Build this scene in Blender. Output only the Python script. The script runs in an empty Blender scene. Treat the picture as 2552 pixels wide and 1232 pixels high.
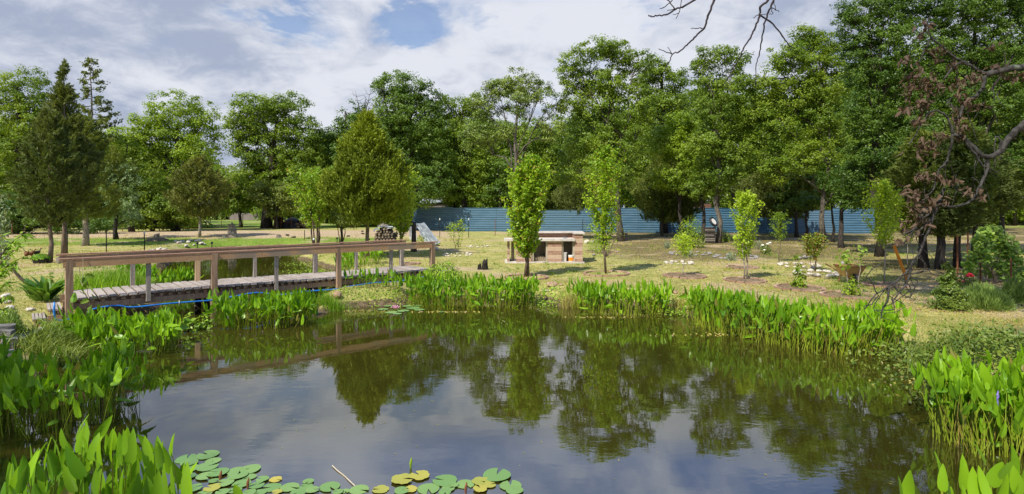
import bpy, math, random
import numpy as np
from mathutils import Vector, Matrix, noise

# ---------------------------------------------------------------- camera, sky, sun
EYE = 2.6            # camera height above the pond's water (z = 0)
F = 1400.0           # focal length in pixels of the 2552-wide photograph
CX, HY = 1276.0, 520.0
scene = bpy.context.scene
col = scene.collection

cam_d = bpy.data.cameras.new("camera")
cam = bpy.data.objects.new("camera", cam_d)
col.objects.link(cam)
cam.location = (0, 0, EYE)
cam.rotation_euler = (math.radians(90), 0, 0)
cam_d.sensor_width = 36.0
cam_d.lens = 36.0 * F / 2552.0
cam_d.shift_y = -(616.0 - HY) / 2552.0
cam_d.clip_start = 0.05
cam_d.clip_end = 6000
scene.camera = cam

SUN_AZ = Vector((-0.62, -0.78)).normalized()     # where the sun stands, seen from above
SUN_EL = math.radians(50)
to_sun = Vector((SUN_AZ.x * math.cos(SUN_EL), SUN_AZ.y * math.cos(SUN_EL), math.sin(SUN_EL)))
sd_ = bpy.data.lights.new("sun", 'SUN')
sd_.energy = 4.5
sd_.angle = math.radians(0.6)
sd_.color = (1.0, 0.94, 0.82)
sun = bpy.data.objects.new("sun", sd_)
col.objects.link(sun)
sun.rotation_euler = to_sun.to_track_quat('Z', 'Y').to_euler()

scene.view_settings.view_transform = 'Standard'
scene.view_settings.look = 'None'
scene.view_settings.exposure = 0.46
scene.view_settings.gamma = 1.0
scene.render.engine = 'CYCLES'
scene.cycles.use_denoising = True
scene.cycles.max_bounces = 6
scene.cycles.diffuse_bounces = 3
scene.cycles.glossy_bounces = 3
scene.cycles.transmission_bounces = 4
scene.cycles.caustics_reflective = False
scene.cycles.caustics_refractive = False


class NT:
    """Small helper to write node trees."""
    def __init__(self, tree):
        self.t = tree
    def n(self, typ, **kw):
        nd = self.t.nodes.new(typ)
        for k, v in kw.items():
            if k in ('inp',):
                for kk, vv in v.items():
                    nd.inputs[kk].default_value = vv
            else:
                setattr(nd, k, v)
        return nd
    def l(self, a, b):
        self.t.links.new(a, b)
    def math(self, op, a, b=None, clamp=False):
        nd = self.t.nodes.new('ShaderNodeMath'); nd.operation = op; nd.use_clamp = clamp
        for i, v in enumerate((a, b)):
            if v is None: continue
            if isinstance(v, (int, float)): nd.inputs[i].default_value = v
            else: self.l(v, nd.inputs[i])
        return nd.outputs[0]
    def vmath(self, op, a, b=None, out=0):
        nd = self.t.nodes.new('ShaderNodeVectorMath'); nd.operation = op
        for i, v in enumerate((a, b)):
            if v is None: continue
            if isinstance(v, (tuple, list, Vector)): nd.inputs[i].default_value = v
            else: self.l(v, nd.inputs[i])
        return nd.outputs[out]
    def mix(self, fac, a, b, blend='MIX'):
        nd = self.t.nodes.new('ShaderNodeMix'); nd.data_type = 'RGBA'; nd.blend_type = blend
        for s, v in ((nd.inputs[0], fac), (nd.inputs[6], a), (nd.inputs[7], b)):
            if isinstance(v, (int, float)): s.default_value = v
            elif isinstance(v, (tuple, list)): s.default_value = (*v[:3], 1)
            else: self.l(v, s)
        return nd.outputs[2]
    def ramp(self, fac, lo, hi, a=0.0, b=1.0):
        nd = self.t.nodes.new('ShaderNodeMapRange'); nd.interpolation_type = 'SMOOTHSTEP'
        self.l(fac, nd.inputs[0])
        for i, v in enumerate((lo, hi, a, b)):
            nd.inputs[i + 1].default_value = v
        return nd.outputs[0]
    def noise(self, vec, scale, detail=4, rough=0.55, dist=0.0):
        nd = self.t.nodes.new('ShaderNodeTexNoise')
        nd.inputs['Scale'].default_value = scale; nd.inputs['Detail'].default_value = detail
        nd.inputs['Roughness'].default_value = rough; nd.inputs['Distortion'].default_value = dist
        if vec is not None: self.l(vec, nd.inputs['Vector'])
        return nd.outputs[0]


def pdir(px, py):
    return Vector(((px - CX) / F, 1.0, (HY - py) / F)).normalized()


world = bpy.data.worlds.new("World")
scene.world = world
world.use_nodes = True
wt = world.node_tree
wt.nodes.clear()
w = NT(wt)
out = w.n('ShaderNodeOutputWorld')
bg = w.n('ShaderNodeBackground')
w.l(bg.outputs[0], out.inputs[0])
sky = w.n('ShaderNodeTexSky', sky_type='NISHITA', sun_disc=False)
sky.sun_elevation = SUN_EL
sky.sun_rotation = math.atan2(to_sun.x, to_sun.y)
sky.air_density = 1.0; sky.dust_density = 0.6; sky.ozone_density = 1.5
SKY_STRENGTH = 0.10
blue = w.mix(1.0, sky.outputs[0], (SKY_STRENGTH * 0.95, SKY_STRENGTH * 1.0, SKY_STRENGTH * 1.1), 'MULTIPLY')
tc = w.n('ShaderNodeTexCoord')
d = tc.outputs['Generated']
sep = w.n('ShaderNodeSeparateXYZ'); w.l(d, sep.inputs[0])
zz = w.math('ADD', w.math('MAXIMUM', sep.outputs[2], 0.0), 0.42)
comb = w.n('ShaderNodeCombineXYZ')
w.l(w.math('DIVIDE', sep.outputs[0], zz), comb.inputs[0])
w.l(w.math('DIVIDE', sep.outputs[1], zz), comb.inputs[1])
w.l(w.math('MULTIPLY', sep.outputs[2], 1.5), comb.inputs[2])
pv = comb.outputs[0]
cover = w.noise(pv, 2.4, 12, 0.62, 0.35)
rag = w.ramp(w.noise(pv, 4.2, 9, 0.62, 0.6), 0.36, 0.58, 0.1, 1.0)
# openings in the cloud deck: (px, py, size, strength)
for (hx, hy, s, a) in ((1060, 40, 0.036, .17), (985, 62, 0.026, .15), (1030, 58, .025, .10), (1205, 22, 0.024, .16), (650, 12, 0.04, .14), (760, 70, .035, .12), (1290, 60, .022, .08),
                       (1560, 60, .05, .10), (1420, 120, .05, .08), (420, 30, .05, .07)):
    dot = w.vmath('DOT_PRODUCT', d, pdir(hx, hy), out=1)
    lo, hi = math.cos(s * 2.2), math.cos(s * 0.2)
    cover = w.math('SUBTRACT', cover, w.math('MULTIPLY', w.ramp(dot, lo, hi, 0.0, a * 1.5), rag))
mask = w.ramp(cover, 0.20, 0.42, 0.22, 1.0)
shade = w.math('ADD', w.math('MULTIPLY', w.noise(pv, 3.3, 12, 0.58, 0.3), 0.74), w.math('MULTIPLY', w.noise(pv, 10, 8, 0.62, 0.8), 0.26))
bright = w.ramp(w.vmath('DOT_PRODUCT', d, pdir(1250, 100), out=1), math.cos(0.60), math.cos(0.05), -0.045, 0.085)
shade = w.math('ADD', shade, bright)
cl = w.mix(w.ramp(shade, 0.38, 0.62), (0.285, 0.33, 0.435), (0.56, 0.58, 0.635))
# the sky overhead, out of the frame, is a brighter open blue between the clouds
over = w.mix(w.ramp(w.noise(pv, 1.9, 7, 0.55, 0.3), 0.44, 0.62), (0.085, 0.20, 0.56), (0.58, 0.64, 0.82))
cl = w.mix(w.ramp(sep.outputs[2], 0.335, 0.41, 0.0, 0.95), cl, over)
w.l(w.mix(mask, blue, cl), bg.inputs[0])
bg.inputs[1].default_value = 1.0

# ---------------------------------------------------------------- helpers
rng = np.random.default_rng(7)
random.seed(7)


def X(px, Y):
    return (px - CX) / F * Y


def P(px, py, Y):
    return Vector(((px - CX) / F * Y, Y, EYE + (HY - py) / F * Y))


def on_water(px, py, z=0.0):
    Y = (EYE - z) * F / (py - HY)
    return (X(px, Y), Y)


def tag(o, label=None, cat=None, group=None, kind=None):
    if label: o['label'] = label
    if cat: o['category'] = cat
    if group: o['group'] = group
    if kind: o['kind'] = kind
    return o


def empty(name, loc, label, cat, group=None, rz=0.0):
    o = bpy.data.objects.new(name, None)
    o.empty_display_size = 0.2
    col.objects.link(o)
    o.location = loc
    o.rotation_euler = (0, 0, rz)
    return tag(o, label, cat, group)


class MB:
    """Collects geometry; build() links it as one mesh object. World coordinates unless org is given."""
    def __init__(self):
        self.V, self.Q, self.T, self.n = [], [], [], 0
        self.smooth = False
    def arr(self, v, q=None, t=None):
        v = np.asarray(v, dtype=np.float64).reshape(-1, 3)
        if q is not None and len(q): self.Q.append(np.asarray(q, dtype=np.int64).reshape(-1, 4) + self.n)
        if t is not None and len(t): self.T.append(np.asarray(t, dtype=np.int64).reshape(-1, 3) + self.n)
        self.V.append(v); self.n += len(v)
        return self
    def box(self, c, s, rz=0.0, M=None, jit=0.0, taper=1.0):
        x, y, z = s[0] / 2, s[1] / 2, s[2] / 2
        v = np.array([(-x, -y, -z), (x, -y, -z), (x, y, -z), (-x, y, -z), (-x, -y, z), (x, -y, z), (x, y, z), (-x, y, z)])
        if taper != 1.0: v[4:, :2] *= taper
        if jit: v += rng.normal(0, jit, v.shape)
        if M is not None: v = v @ np.array(M.to_3x3()).T
        elif rz:
            ca, sa = math.cos(rz), math.sin(rz)
            v = np.stack([v[:, 0] * ca - v[:, 1] * sa, v[:, 0] * sa + v[:, 1] * ca, v[:, 2]], 1)
        v = v + np.array(c)
        return self.arr(v, [(0, 3, 2, 1), (4, 5, 6, 7), (0, 1, 5, 4), (1, 2, 6, 5), (2, 3, 7, 6), (3, 0, 4, 7)])
    def beam(self, a, b, w_, h, up=(0, 0, 1), jit=0.0):
        a, b = Vector(a), Vector(b)
        dv = b - a; L = dv.length; x = dv.normalized(); y = Vector(up).cross(x)
        if y.length < 1e-4: y = Vector((0, 1, 0))
        y.normalize(); z = x.cross(y)
        M = Matrix((x, y, z)).transposed()
        return self.box((a + b) / 2, (L, w_, h), M=M, jit=jit)
    def tube(self, pts, rad, sides=6, cap=True):
        pts = [Vector(p) for p in pts]
        n = len(pts)
        if isinstance(rad, (int, float)): rad = [rad] * n
        rows = []
        up = Vector((0, 0, 1))
        prev = None
        for i, p in enumerate(pts):
            tdir = (pts[min(i + 1, n - 1)] - pts[max(i - 1, 0)])
            if tdir.length < 1e-9: tdir = Vector((0, 0, 1))
            tdir.normalize()
            ref = prev if prev is not None else (Vector((1, 0, 0)) if abs(tdir.x) < 0.9 else Vector((0, 1, 0)))
            a = ref - tdir * ref.dot(tdir)
            if a.length < 1e-6: a = Vector((0, 1, 0)) - tdir * tdir.y
            a.normalize(); b = tdir.cross(a); prev = a
            for k in range(sides):
                an = 2 * math.pi * k / sides
                rows.append(p + (a * math.cos(an) + b * math.sin(an)) * rad[i])
        q = [(i * sides + k, i * sides + (k + 1) % sides, (i + 1) * sides + (k + 1) % sides, (i + 1) * sides + k) for i in range(n - 1) for k in range(sides)]
        t = []
        if cap:
            t += [(0, k + 1, k) for k in range(1, sides - 1)]
            o = (n - 1) * sides
            t += [(o, o + k, o + k + 1) for k in range(1, sides - 1)]
        return self.arr([tuple(r) for r in rows], q, t)
    def lathe(self, c, prof, sides=16):
        """prof: (radius, z) pairs from the bottom to the top; the two ends close."""
        v = []
        for (r, z) in prof:
            for k in range(sides):
                an = 2 * math.pi * k / sides
                v.append((c[0] + r * math.cos(an), c[1] + r * math.sin(an), c[2] + z))
        n = len(prof)
        q = [(i * sides + k, i * sides + (k + 1) % sides, (i + 1) * sides + (k + 1) % sides, (i + 1) * sides + k) for i in range(n - 1) for k in range(sides)]
        t = [(0, k + 1, k) for k in range(1, sides - 1)]
        o = (n - 1) * sides
        t += [(o, o + k, o + k + 1) for k in range(1, sides - 1)]
        return self.arr(v, q, t)
    def build(self, name, mat, parent=None, smooth=False, org=None):
        me = bpy.data.meshes.new(name)
        V = np.concatenate(self.V) if self.V else np.zeros((0, 3))
        if parent is not None:
            Mi = parent.matrix_basis.inverted()
            pm = parent
            while pm.parent is not None:
                pm = pm.parent; Mi = Mi @ pm.matrix_basis.inverted()
            A = np.array(Mi)
            V = V @ A[:3, :3].T + A[:3, 3]
        if org is not None: V = V - np.array(org)
        Q = np.concatenate(self.Q) if self.Q else np.zeros((0, 4), int)
        T = np.concatenate(self.T) if self.T else np.zeros((0, 3), int)
        me.vertices.add(len(V)); me.vertices.foreach_set('co', V.astype(np.float32).ravel())
        loops = np.concatenate([Q.ravel(), T.ravel()]).astype(np.int32)
        me.loops.add(len(loops)); me.loops.foreach_set('vertex_index', loops)
        nq, nt = len(Q), len(T)
        me.polygons.add(nq + nt)
        st = np.concatenate([np.arange(nq) * 4, nq * 4 + np.arange(nt) * 3]).astype(np.int32)
        me.polygons.foreach_set('loop_start', st)
        me.polygons.foreach_set('use_smooth', np.full(nq + nt, smooth, dtype=bool))
        me.update(calc_edges=True)
        me.validate()
        if mat is not None: me.materials.append(mat)
        o = bpy.data.objects.new(name, me)
        col.objects.link(o)
        if parent is not None: o.parent = parent
        if org is not None: o.location = org
        return o


def thing(name, mb, mat, label, cat, group=None, org=(0, 0, 0), smooth=False):
    o = mb.build(name, mat, smooth=smooth, org=org)
    return tag(o, label, cat, group)


def copy_tree(o, parent=None):
    c = o.copy(); col.objects.link(c)
    if parent is not None:
        c.parent = parent
    for ch in [k for k in col.objects if k.parent == o]:
        copy_tree(ch, c)
    return c


# ---------------------------------------------------------------- materials
MATS = {}


def new_mat(name):
    m = bpy.data.materials.new(name); m.use_nodes = True
    t = m.node_tree; t.nodes.clear()
    k = NT(t)
    o = k.n('ShaderNodeOutputMaterial')
    return m, k, o


LEAF_GAIN = (2.45, 1.8, 1.45)


def leaf_mat(name, dark, light, trans=0.42, rough=0.45, spec=0.35, big=0.35, tint=None):
    """Leaf colour differs leaf by leaf, and slowly through the crown."""
    m, k, o = new_mat(name)
    dark = tuple(a * b for a, b in zip(dark, LEAF_GAIN)); light = tuple(a * b for a, b in zip(light, LEAF_GAIN))
    g = k.n('ShaderNodeNewGeometry')
    oi = k.n('ShaderNodeObjectInfo')
    t = k.n('ShaderNodeTexCoord')
    nz = k.noise(t.outputs['Object'], big, 2, 0.5)
    f = k.math('ADD', k.math('MULTIPLY', g.outputs['Random Per Island'], 0.65), k.math('MULTIPLY', k.ramp(nz, 0.35, 0.65), 0.5))
    f = k.math('ADD', f, k.math('MULTIPLY', k.math('SUBTRACT', oi.outputs['Random'], 0.5), 0.3), clamp=True)
    c = k.mix(f, dark, light)
    if tint:
        c = k.mix(k.math('GREATER_THAN', g.outputs['Random Per Island'], tint[0]), c, tint[1])
    p = k.n('ShaderNodeBsdfPrincipled', inp={'Roughness': rough, 'Specular IOR Level': spec})
    k.l(c, p.inputs['Base Color'])
    tr = k.n('ShaderNodeBsdfTranslucent')
    k.l(k.mix(1.0, c, (1.25, 1.2, 0.55), 'MULTIPLY'), tr.inputs[0])
    mx = k.n('ShaderNodeMixShader'); mx.inputs[0].default_value = trans
    k.l(p.outputs[0], mx.inputs[1]); k.l(tr.outputs[0], mx.inputs[2])
    k.l(mx.outputs[0], o.inputs[0])
    return m


def solid_mat(name, a, b, scale=6.0, rough=0.8, bump=0.3, stretch=(1, 1, 1), spec=0.3, metal=0.0, c3=None, detail=6, isl=0.0, bdist=0.02):
    """Two-colour noise over a surface with a matching bump; c3 = (threshold, colour) adds blotches."""
    m, k, o = new_mat(name)
    t = k.n('ShaderNodeTexCoord')
    mp = k.n('ShaderNodeMapping'); mp.inputs['Scale'].default_value = stretch
    k.l(t.outputs['Object'], mp.inputs[0])
    nz = k.noise(mp.outputs[0], scale, detail, 0.62)
    f = k.ramp(nz, 0.32, 0.68)
    if isl:
        g = k.n('ShaderNodeNewGeometry')
        f = k.math('ADD', k.math('MULTIPLY', f, 1 - isl), k.math('MULTIPLY', g.outputs['Random Per Island'], isl), clamp=True)
    c = k.mix(f, a, b)
    if c3:
        c = k.mix(k.ramp(k.noise(t.outputs['Object'], scale * 0.35, 4, 0.6), c3[0], c3[0] + 0.12), c, c3[1])
    p = k.n('ShaderNodeBsdfPrincipled', inp={'Roughness': rough, 'Specular IOR Level': spec, 'Metallic': metal})
    k.l(c, p.inputs['Base Color'])
    if bump:
        b_ = k.n('ShaderNodeBump', inp={'Strength': bump, 'Distance': bdist})
        k.l(nz, b_.inputs['Height']); k.l(b_.outputs[0], p.inputs['Normal'])
    k.l(p.outputs[0], o.inputs[0])
    return m


M = {}
M['oak'] = leaf_mat('oak leaves', (0.032, 0.085, 0.012), (0.105, 0.20, 0.022))
M['oak_dark'] = leaf_mat('dark oak leaves', (0.0197, 0.0638, 0.0117), (0.0656, 0.1445, 0.0216))
M['oak_yellow'] = leaf_mat('yellow green leaves', (0.036, 0.098, 0.010), (0.112, 0.205, 0.019))
M['bright'] = leaf_mat('bright green leaves', (0.0440, 0.1150, 0.0120), (0.1320, 0.2450, 0.0220))
M['dull'] = leaf_mat('sparse oak leaves', (0.032, 0.082, 0.016), (0.100, 0.175, 0.036), trans=0.2)
M['cedar'] = leaf_mat('cedar sprays', (0.036, 0.078, 0.016), (0.105, 0.165, 0.034), trans=0.3, rough=0.7)
M['cedar_dark'] = leaf_mat('dark cedar sprays', (0.030, 0.062, 0.017), (0.085, 0.135, 0.034), trans=0.3, rough=0.7)
M['cedar_gold'] = leaf_mat('golden cedar sprays', (0.029, 0.067, 0.006), (0.122, 0.205, 0.013), trans=0.2, rough=0.7)
M['cedar_brown'] = leaf_mat('brownish cedar sprays', (0.050, 0.085, 0.020), (0.115, 0.160, 0.045), trans=0.3, rough=0.7)
M['silver'] = leaf_mat('silver leaves', (0.0598, 0.1188, 0.0616), (0.1795, 0.2851, 0.1936), trans=0.2)
M['willow'] = leaf_mat('grey green leaves', (0.0554, 0.1144, 0.0528), (0.1355, 0.2464, 0.1232), trans=0.2)
M['pear'] = leaf_mat('pear leaves', (0.0696, 0.1749, 0.0100), (0.1964, 0.3604, 0.0240), trans=0.4, tint=(0.93, (0.34, 0.24, 0.05)))
M['lime'] = leaf_mat('lime leaves', (0.0825, 0.1854, 0.0120), (0.2090, 0.3605, 0.0280), trans=0.4)
M['peach'] = leaf_mat('peach leaves', (0.0480, 0.1400, 0.0120), (0.1280, 0.2700, 0.0250), trans=0.35)
M['bluegreen'] = leaf_mat('bluish leaves', (0.06, 0.12, 0.09), (0.14, 0.22, 0.17), trans=0.2)
M['rosebush'] = leaf_mat('bronze leaves', (0.0467, 0.1050, 0.0120), (0.1445, 0.2300, 0.0300), trans=0.35, tint=(0.8, (0.30, 0.13, 0.03)))
M['pickerel'] = leaf_mat('pickerelweed leaves', (0.032, 0.115, 0.005), (0.120, 0.290, 0.012), trans=0.38, rough=0.34, spec=0.45, big=0.8, tint=(0.975, (0.26, 0.24, 0.05)))
M['pickerel_stem'] = leaf_mat('pickerelweed stems', (0.0595, 0.1275, 0.0085), (0.1360, 0.2295, 0.0204), trans=0.25, rough=0.4, tint=(0.9, (0.34, 0.27, 0.06)))
M['canna'] = leaf_mat('broad leaves', (0.030, 0.110, 0.020), (0.080, 0.190, 0.035), trans=0.3)
M['grass'] = leaf_mat('grass blades', (0.0823, 0.1197, 0.0224), (0.2169, 0.2468, 0.0748), trans=0.25, rough=0.7, tint=(0.78, (0.40, 0.33, 0.15)))
M['grass_green'] = leaf_mat('green tufts', (0.0458, 0.1144, 0.0158), (0.1056, 0.2112, 0.0352), trans=0.25, rough=0.7)
M['fallen'] = leaf_mat('fallen leaves', (0.0528, 0.0484, 0.0352), (0.1672, 0.1496, 0.1056), trans=0.1, rough=0.8)
M['reed'] = leaf_mat('green reeds', (0.0576, 0.1615, 0.0120), (0.1368, 0.2945, 0.0240), trans=0.3)
M['weed'] = leaf_mat('dark weeds', (0.030, 0.078, 0.014), (0.100, 0.175, 0.030), trans=0.25)
M['weed_light'] = leaf_mat('light weeds', (0.0700, 0.1710, 0.0160), (0.1470, 0.2970, 0.0300), trans=0.3)
M['lavender'] = leaf_mat('lavender shoots', (0.0640, 0.1380, 0.0350), (0.1408, 0.2668, 0.0850), trans=0.3)
M['brownleaf'] = leaf_mat('dead leaves', (0.0141, 0.0123, 0.0106), (0.0634, 0.0561, 0.0458), trans=0.3, rough=0.7)
M['vine'] = leaf_mat('vine leaves', (0.0594, 0.1620, 0.0250), (0.1716, 0.3060, 0.0600), trans=0.35)
M['pad'] = None
M['bark'] = solid_mat('grey bark', (0.045, 0.038, 0.030), (0.200, 0.175, 0.140), 5, 0.9, 0.8, (5, 5, 0.9), bdist=0.03)
M['bark_dark'] = solid_mat('dark bark', (0.018, 0.015, 0.013), (0.080, 0.066, 0.054), 5, 0.9, 0.8, (5, 5, 0.9), bdist=0.03)
M['bark_light'] = solid_mat('pale bark', (0.17, 0.145, 0.115), (0.42, 0.37, 0.31), 7, 0.9, 0.6, (4, 4, 1.2))
M['bark_cedar'] = solid_mat('cedar bark', (0.085, 0.060, 0.042), (0.250, 0.190, 0.145), 8, 0.9, 0.8, (6, 6, 0.5))
M['bark_young'] = solid_mat('young bark', (0.075, 0.050, 0.035), (0.200, 0.150, 0.110), 9, 0.85, 0.4, (4, 4, 1.5))
M['deadwood'] = solid_mat('lichened dead wood', (0.014, 0.012, 0.011), (0.075, 0.070, 0.064), 16, 0.9, 0.7, (1, 1, 1), c3=(0.62, (0.13, 0.145, 0.11)))
M['twig'] = solid_mat('dark twig', (0.020, 0.014, 0.020), (0.055, 0.042, 0.050), 14, 0.85, 0.4)
# ---------------------------------------------------------------- wood, stone, metal
def wood_mat(name, a, b, grain=(1.2, 14, 14), knots=None):
    m, k, o = new_mat(name)
    t = k.n('ShaderNodeTexCoord')
    g = k.n('ShaderNodeNewGeometry')
    mp = k.n('ShaderNodeMapping'); mp.inputs['Scale'].default_value = grain
    k.l(t.outputs['Object'], mp.inputs[0])
    n1 = k.noise(mp.outputs[0], 3.0, 7, 0.65, 0.3)
    n2 = k.noise(t.outputs['Object'], 1.3, 3, 0.5)
    f = k.math('ADD', k.math('MULTIPLY', k.ramp(n1, 0.3, 0.7), 0.55), k.math('MULTIPLY', g.outputs['Random Per Island'], 0.25))
    f = k.math('ADD', f, k.math('MULTIPLY', k.ramp(n2, 0.35, 0.65), 0.22), clamp=True)
    c = k.mix(f, a, b)
    if knots: c = k.mix(k.ramp(n2, 0.5, 0.62), c, knots)
    p = k.n('ShaderNodeBsdfPrincipled', inp={'Roughness': 0.85, 'Specular IOR Level': 0.2})
    k.l(c, p.inputs['Base Color'])
    bm = k.n('ShaderNodeBump', inp={'Strength': 0.5, 'Distance': 0.006})
    k.l(n1, bm.inputs['Height']); k.l(bm.outputs[0], p.inputs['Normal'])
    k.l(p.outputs[0], o.inputs[0])
    return m


M['wood_grey'] = wood_mat('weathered grey wood', (0.180, 0.150, 0.126), (0.480, 0.420, 0.360), (10, 1.5, 10))
M['wood_post'] = wood_mat('weathered brown wood', (0.174, 0.102, 0.066), (0.480, 0.330, 0.222), (12, 12, 1.0))
M['wood_rail'] = wood_mat('reddish rail wood', (0.204, 0.102, 0.066), (0.528, 0.324, 0.210), (1.2, 14, 14))
M['wood_beam'] = wood_mat('orange brown beam', (0.360, 0.180, 0.084), (0.660, 0.432, 0.252), (1.0, 12, 14), (0.36, 0.26, 0.19))
M['wood_tan'] = wood_mat('new tan timber', (0.40, 0.27, 0.14), (0.60, 0.43, 0.25), (12, 12, 1.0))
M['wood_fence'] = wood_mat('old grey pickets', (0.13, 0.11, 0.10), (0.25, 0.22, 0.20), (8, 8, 1))
M['wood_red'] = wood_mat('brown board fence', (0.11, 0.058, 0.036), (0.20, 0.11, 0.07), (8, 8, 1))
M['stone'] = solid_mat('white limestone', (0.36, 0.31, 0.24), (0.68, 0.63, 0.54), 5, 0.9, 0.6, c3=(0.62, (0.40, 0.31, 0.21)))
M['stone_grey'] = solid_mat('grey stone', (0.16, 0.15, 0.14), (0.38, 0.36, 0.34), 6, 0.9, 0.6, c3=(0.60, (0.25, 0.20, 0.16)))
M['stone_dark'] = solid_mat('dull grey stone', (0.10, 0.095, 0.088), (0.24, 0.23, 0.21), 7, 0.9, 0.7, c3=(0.60, (0.16, 0.13, 0.10)))
M['sandstone'] = solid_mat('reddish sandstone', (0.24, 0.14, 0.085), (0.45, 0.31, 0.20), 5, 0.9, 0.6)
M['concrete'] = solid_mat('pale concrete', (0.44, 0.40, 0.35), (0.62, 0.57, 0.51), 4, 0.9, 0.2)
M['plaster'] = solid_mat('bare block wall', (0.34, 0.29, 0.22), (0.48, 0.42, 0.33), 3, 0.9, 0.2)
M['brick_edge'] = solid_mat('edging bricks', (0.22, 0.115, 0.075), (0.50, 0.36, 0.26), 3, 0.9, 0.3, isl=0.7)
M['rust'] = solid_mat('rusty steel', (0.15, 0.055, 0.025), (0.30, 0.13, 0.065), 12, 0.8, 0.2)
M['green_post'] = solid_mat('dark painted steel', (0.02, 0.025, 0.02), (0.045, 0.05, 0.04), 12, 0.6, 0.1)
M['white_paint'] = solid_mat('white paint', (0.62, 0.62, 0.60), (0.80, 0.80, 0.78), 8, 0.5, 0.0)
M['black'] = solid_mat('black plastic', (0.012, 0.012, 0.013), (0.035, 0.035, 0.037), 6, 0.45, 0.05)
M['hose'] = solid_mat('blue hose', (0.012, 0.14, 0.50), (0.02, 0.22, 0.66), 5, 0.35, 0.0, spec=0.5)
M['charred'] = solid_mat('charred wood', (0.008, 0.007, 0.006), (0.045, 0.036, 0.030), 14, 0.95, 0.8)
M['stump'] = solid_mat('weathered stump', (0.09, 0.075, 0.06), (0.30, 0.26, 0.22), 9, 0.95, 0.8, (4, 4, 0.8))
M['cutwood'] = solid_mat('log end', (0.16, 0.12, 0.085), (0.32, 0.25, 0.18), 9, 0.9, 0.3)
M['soil'] = solid_mat('bed soil', (0.10, 0.070, 0.040), (0.24, 0.175, 0.105), 9, 0.95, 0.6)
M['tarp'] = solid_mat('dull white tarp', (0.40, 0.41, 0.43), (0.62, 0.62, 0.63), 4, 0.6, 0.3)
M['yellow'] = solid_mat('worn yellow paint', (0.34, 0.20, 0.06), (0.50, 0.33, 0.13), 5, 0.6, 0.1, c3=(0.56, (0.26, 0.10, 0.04)))
M['orange'] = solid_mat('orange paint', (0.75, 0.22, 0.015), (0.85, 0.30, 0.03), 4, 0.45, 0.0)
M['sheet_grey'] = solid_mat('grey sheet', (0.20, 0.225, 0.24), (0.32, 0.35, 0.37), 3, 0.6, 0.1)
M['string'] = solid_mat('string', (0.5, 0.42, 0.28), (0.6, 0.5, 0.36), 9, 0.9, 0.0)
M['red'] = solid_mat('red petals', (0.55, 0.012, 0.03), (0.75, 0.03, 0.05), 8, 0.6, 0.0)
M['pink'] = solid_mat('pink petals', (0.75, 0.30, 0.45), (0.90, 0.70, 0.78), 5, 0.5, 0.0)
M['purple'] = solid_mat('violet petals', (0.16, 0.12, 0.55), (0.30, 0.24, 0.75), 20, 0.7, 0.0)
M['whiteflower'] = solid_mat('white petals', (0.75, 0.72, 0.62), (0.85, 0.84, 0.78), 8, 0.7, 0.0)
M['hen'] = solid_mat('brown feathers', (0.06, 0.025, 0.012), (0.20, 0.085, 0.035), 22, 0.8, 0.2)
M['hen_dark'] = solid_mat('dark feathers', (0.012, 0.010, 0.009), (0.05, 0.035, 0.025), 22, 0.7, 0.2)


def blue_fence_mat():
    m, k, o = new_mat('blue corrugated steel')
    t = k.n('ShaderNodeTexCoord')
    g = k.n('ShaderNodeNewGeometry')
    oi = k.n('ShaderNodeObjectInfo')
    mp = k.n('ShaderNodeMapping'); mp.inputs['Scale'].default_value = (1, 1, 5)
    k.l(t.outputs['Object'], mp.inputs[0])
    nz = k.noise(mp.outputs[0], 0.7, 5, 0.6)
    c = k.mix(k.ramp(nz, 0.35, 0.65), (0.042, 0.120, 0.200), (0.075, 0.170, 0.260))
    c = k.mix(k.math('MULTIPLY', oi.outputs['Random'], 0.6), c, (0.125, 0.205, 0.270))
    c = k.mix(k.ramp(k.noise(t.outputs['Object'], 2.6, 6, 0.7), 0.60, 0.70, 0, 0.55), c, (0.20, 0.19, 0.17))
    p = k.n('ShaderNodeBsdfPrincipled', inp={'Roughness': 0.5, 'Specular IOR Level': 0.4, 'Metallic': 0.0})
    k.l(c, p.inputs['Base Color']); k.l(p.outputs[0], o.inputs[0])
    return m


M['blue_fence'] = blue_fence_mat()


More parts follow.
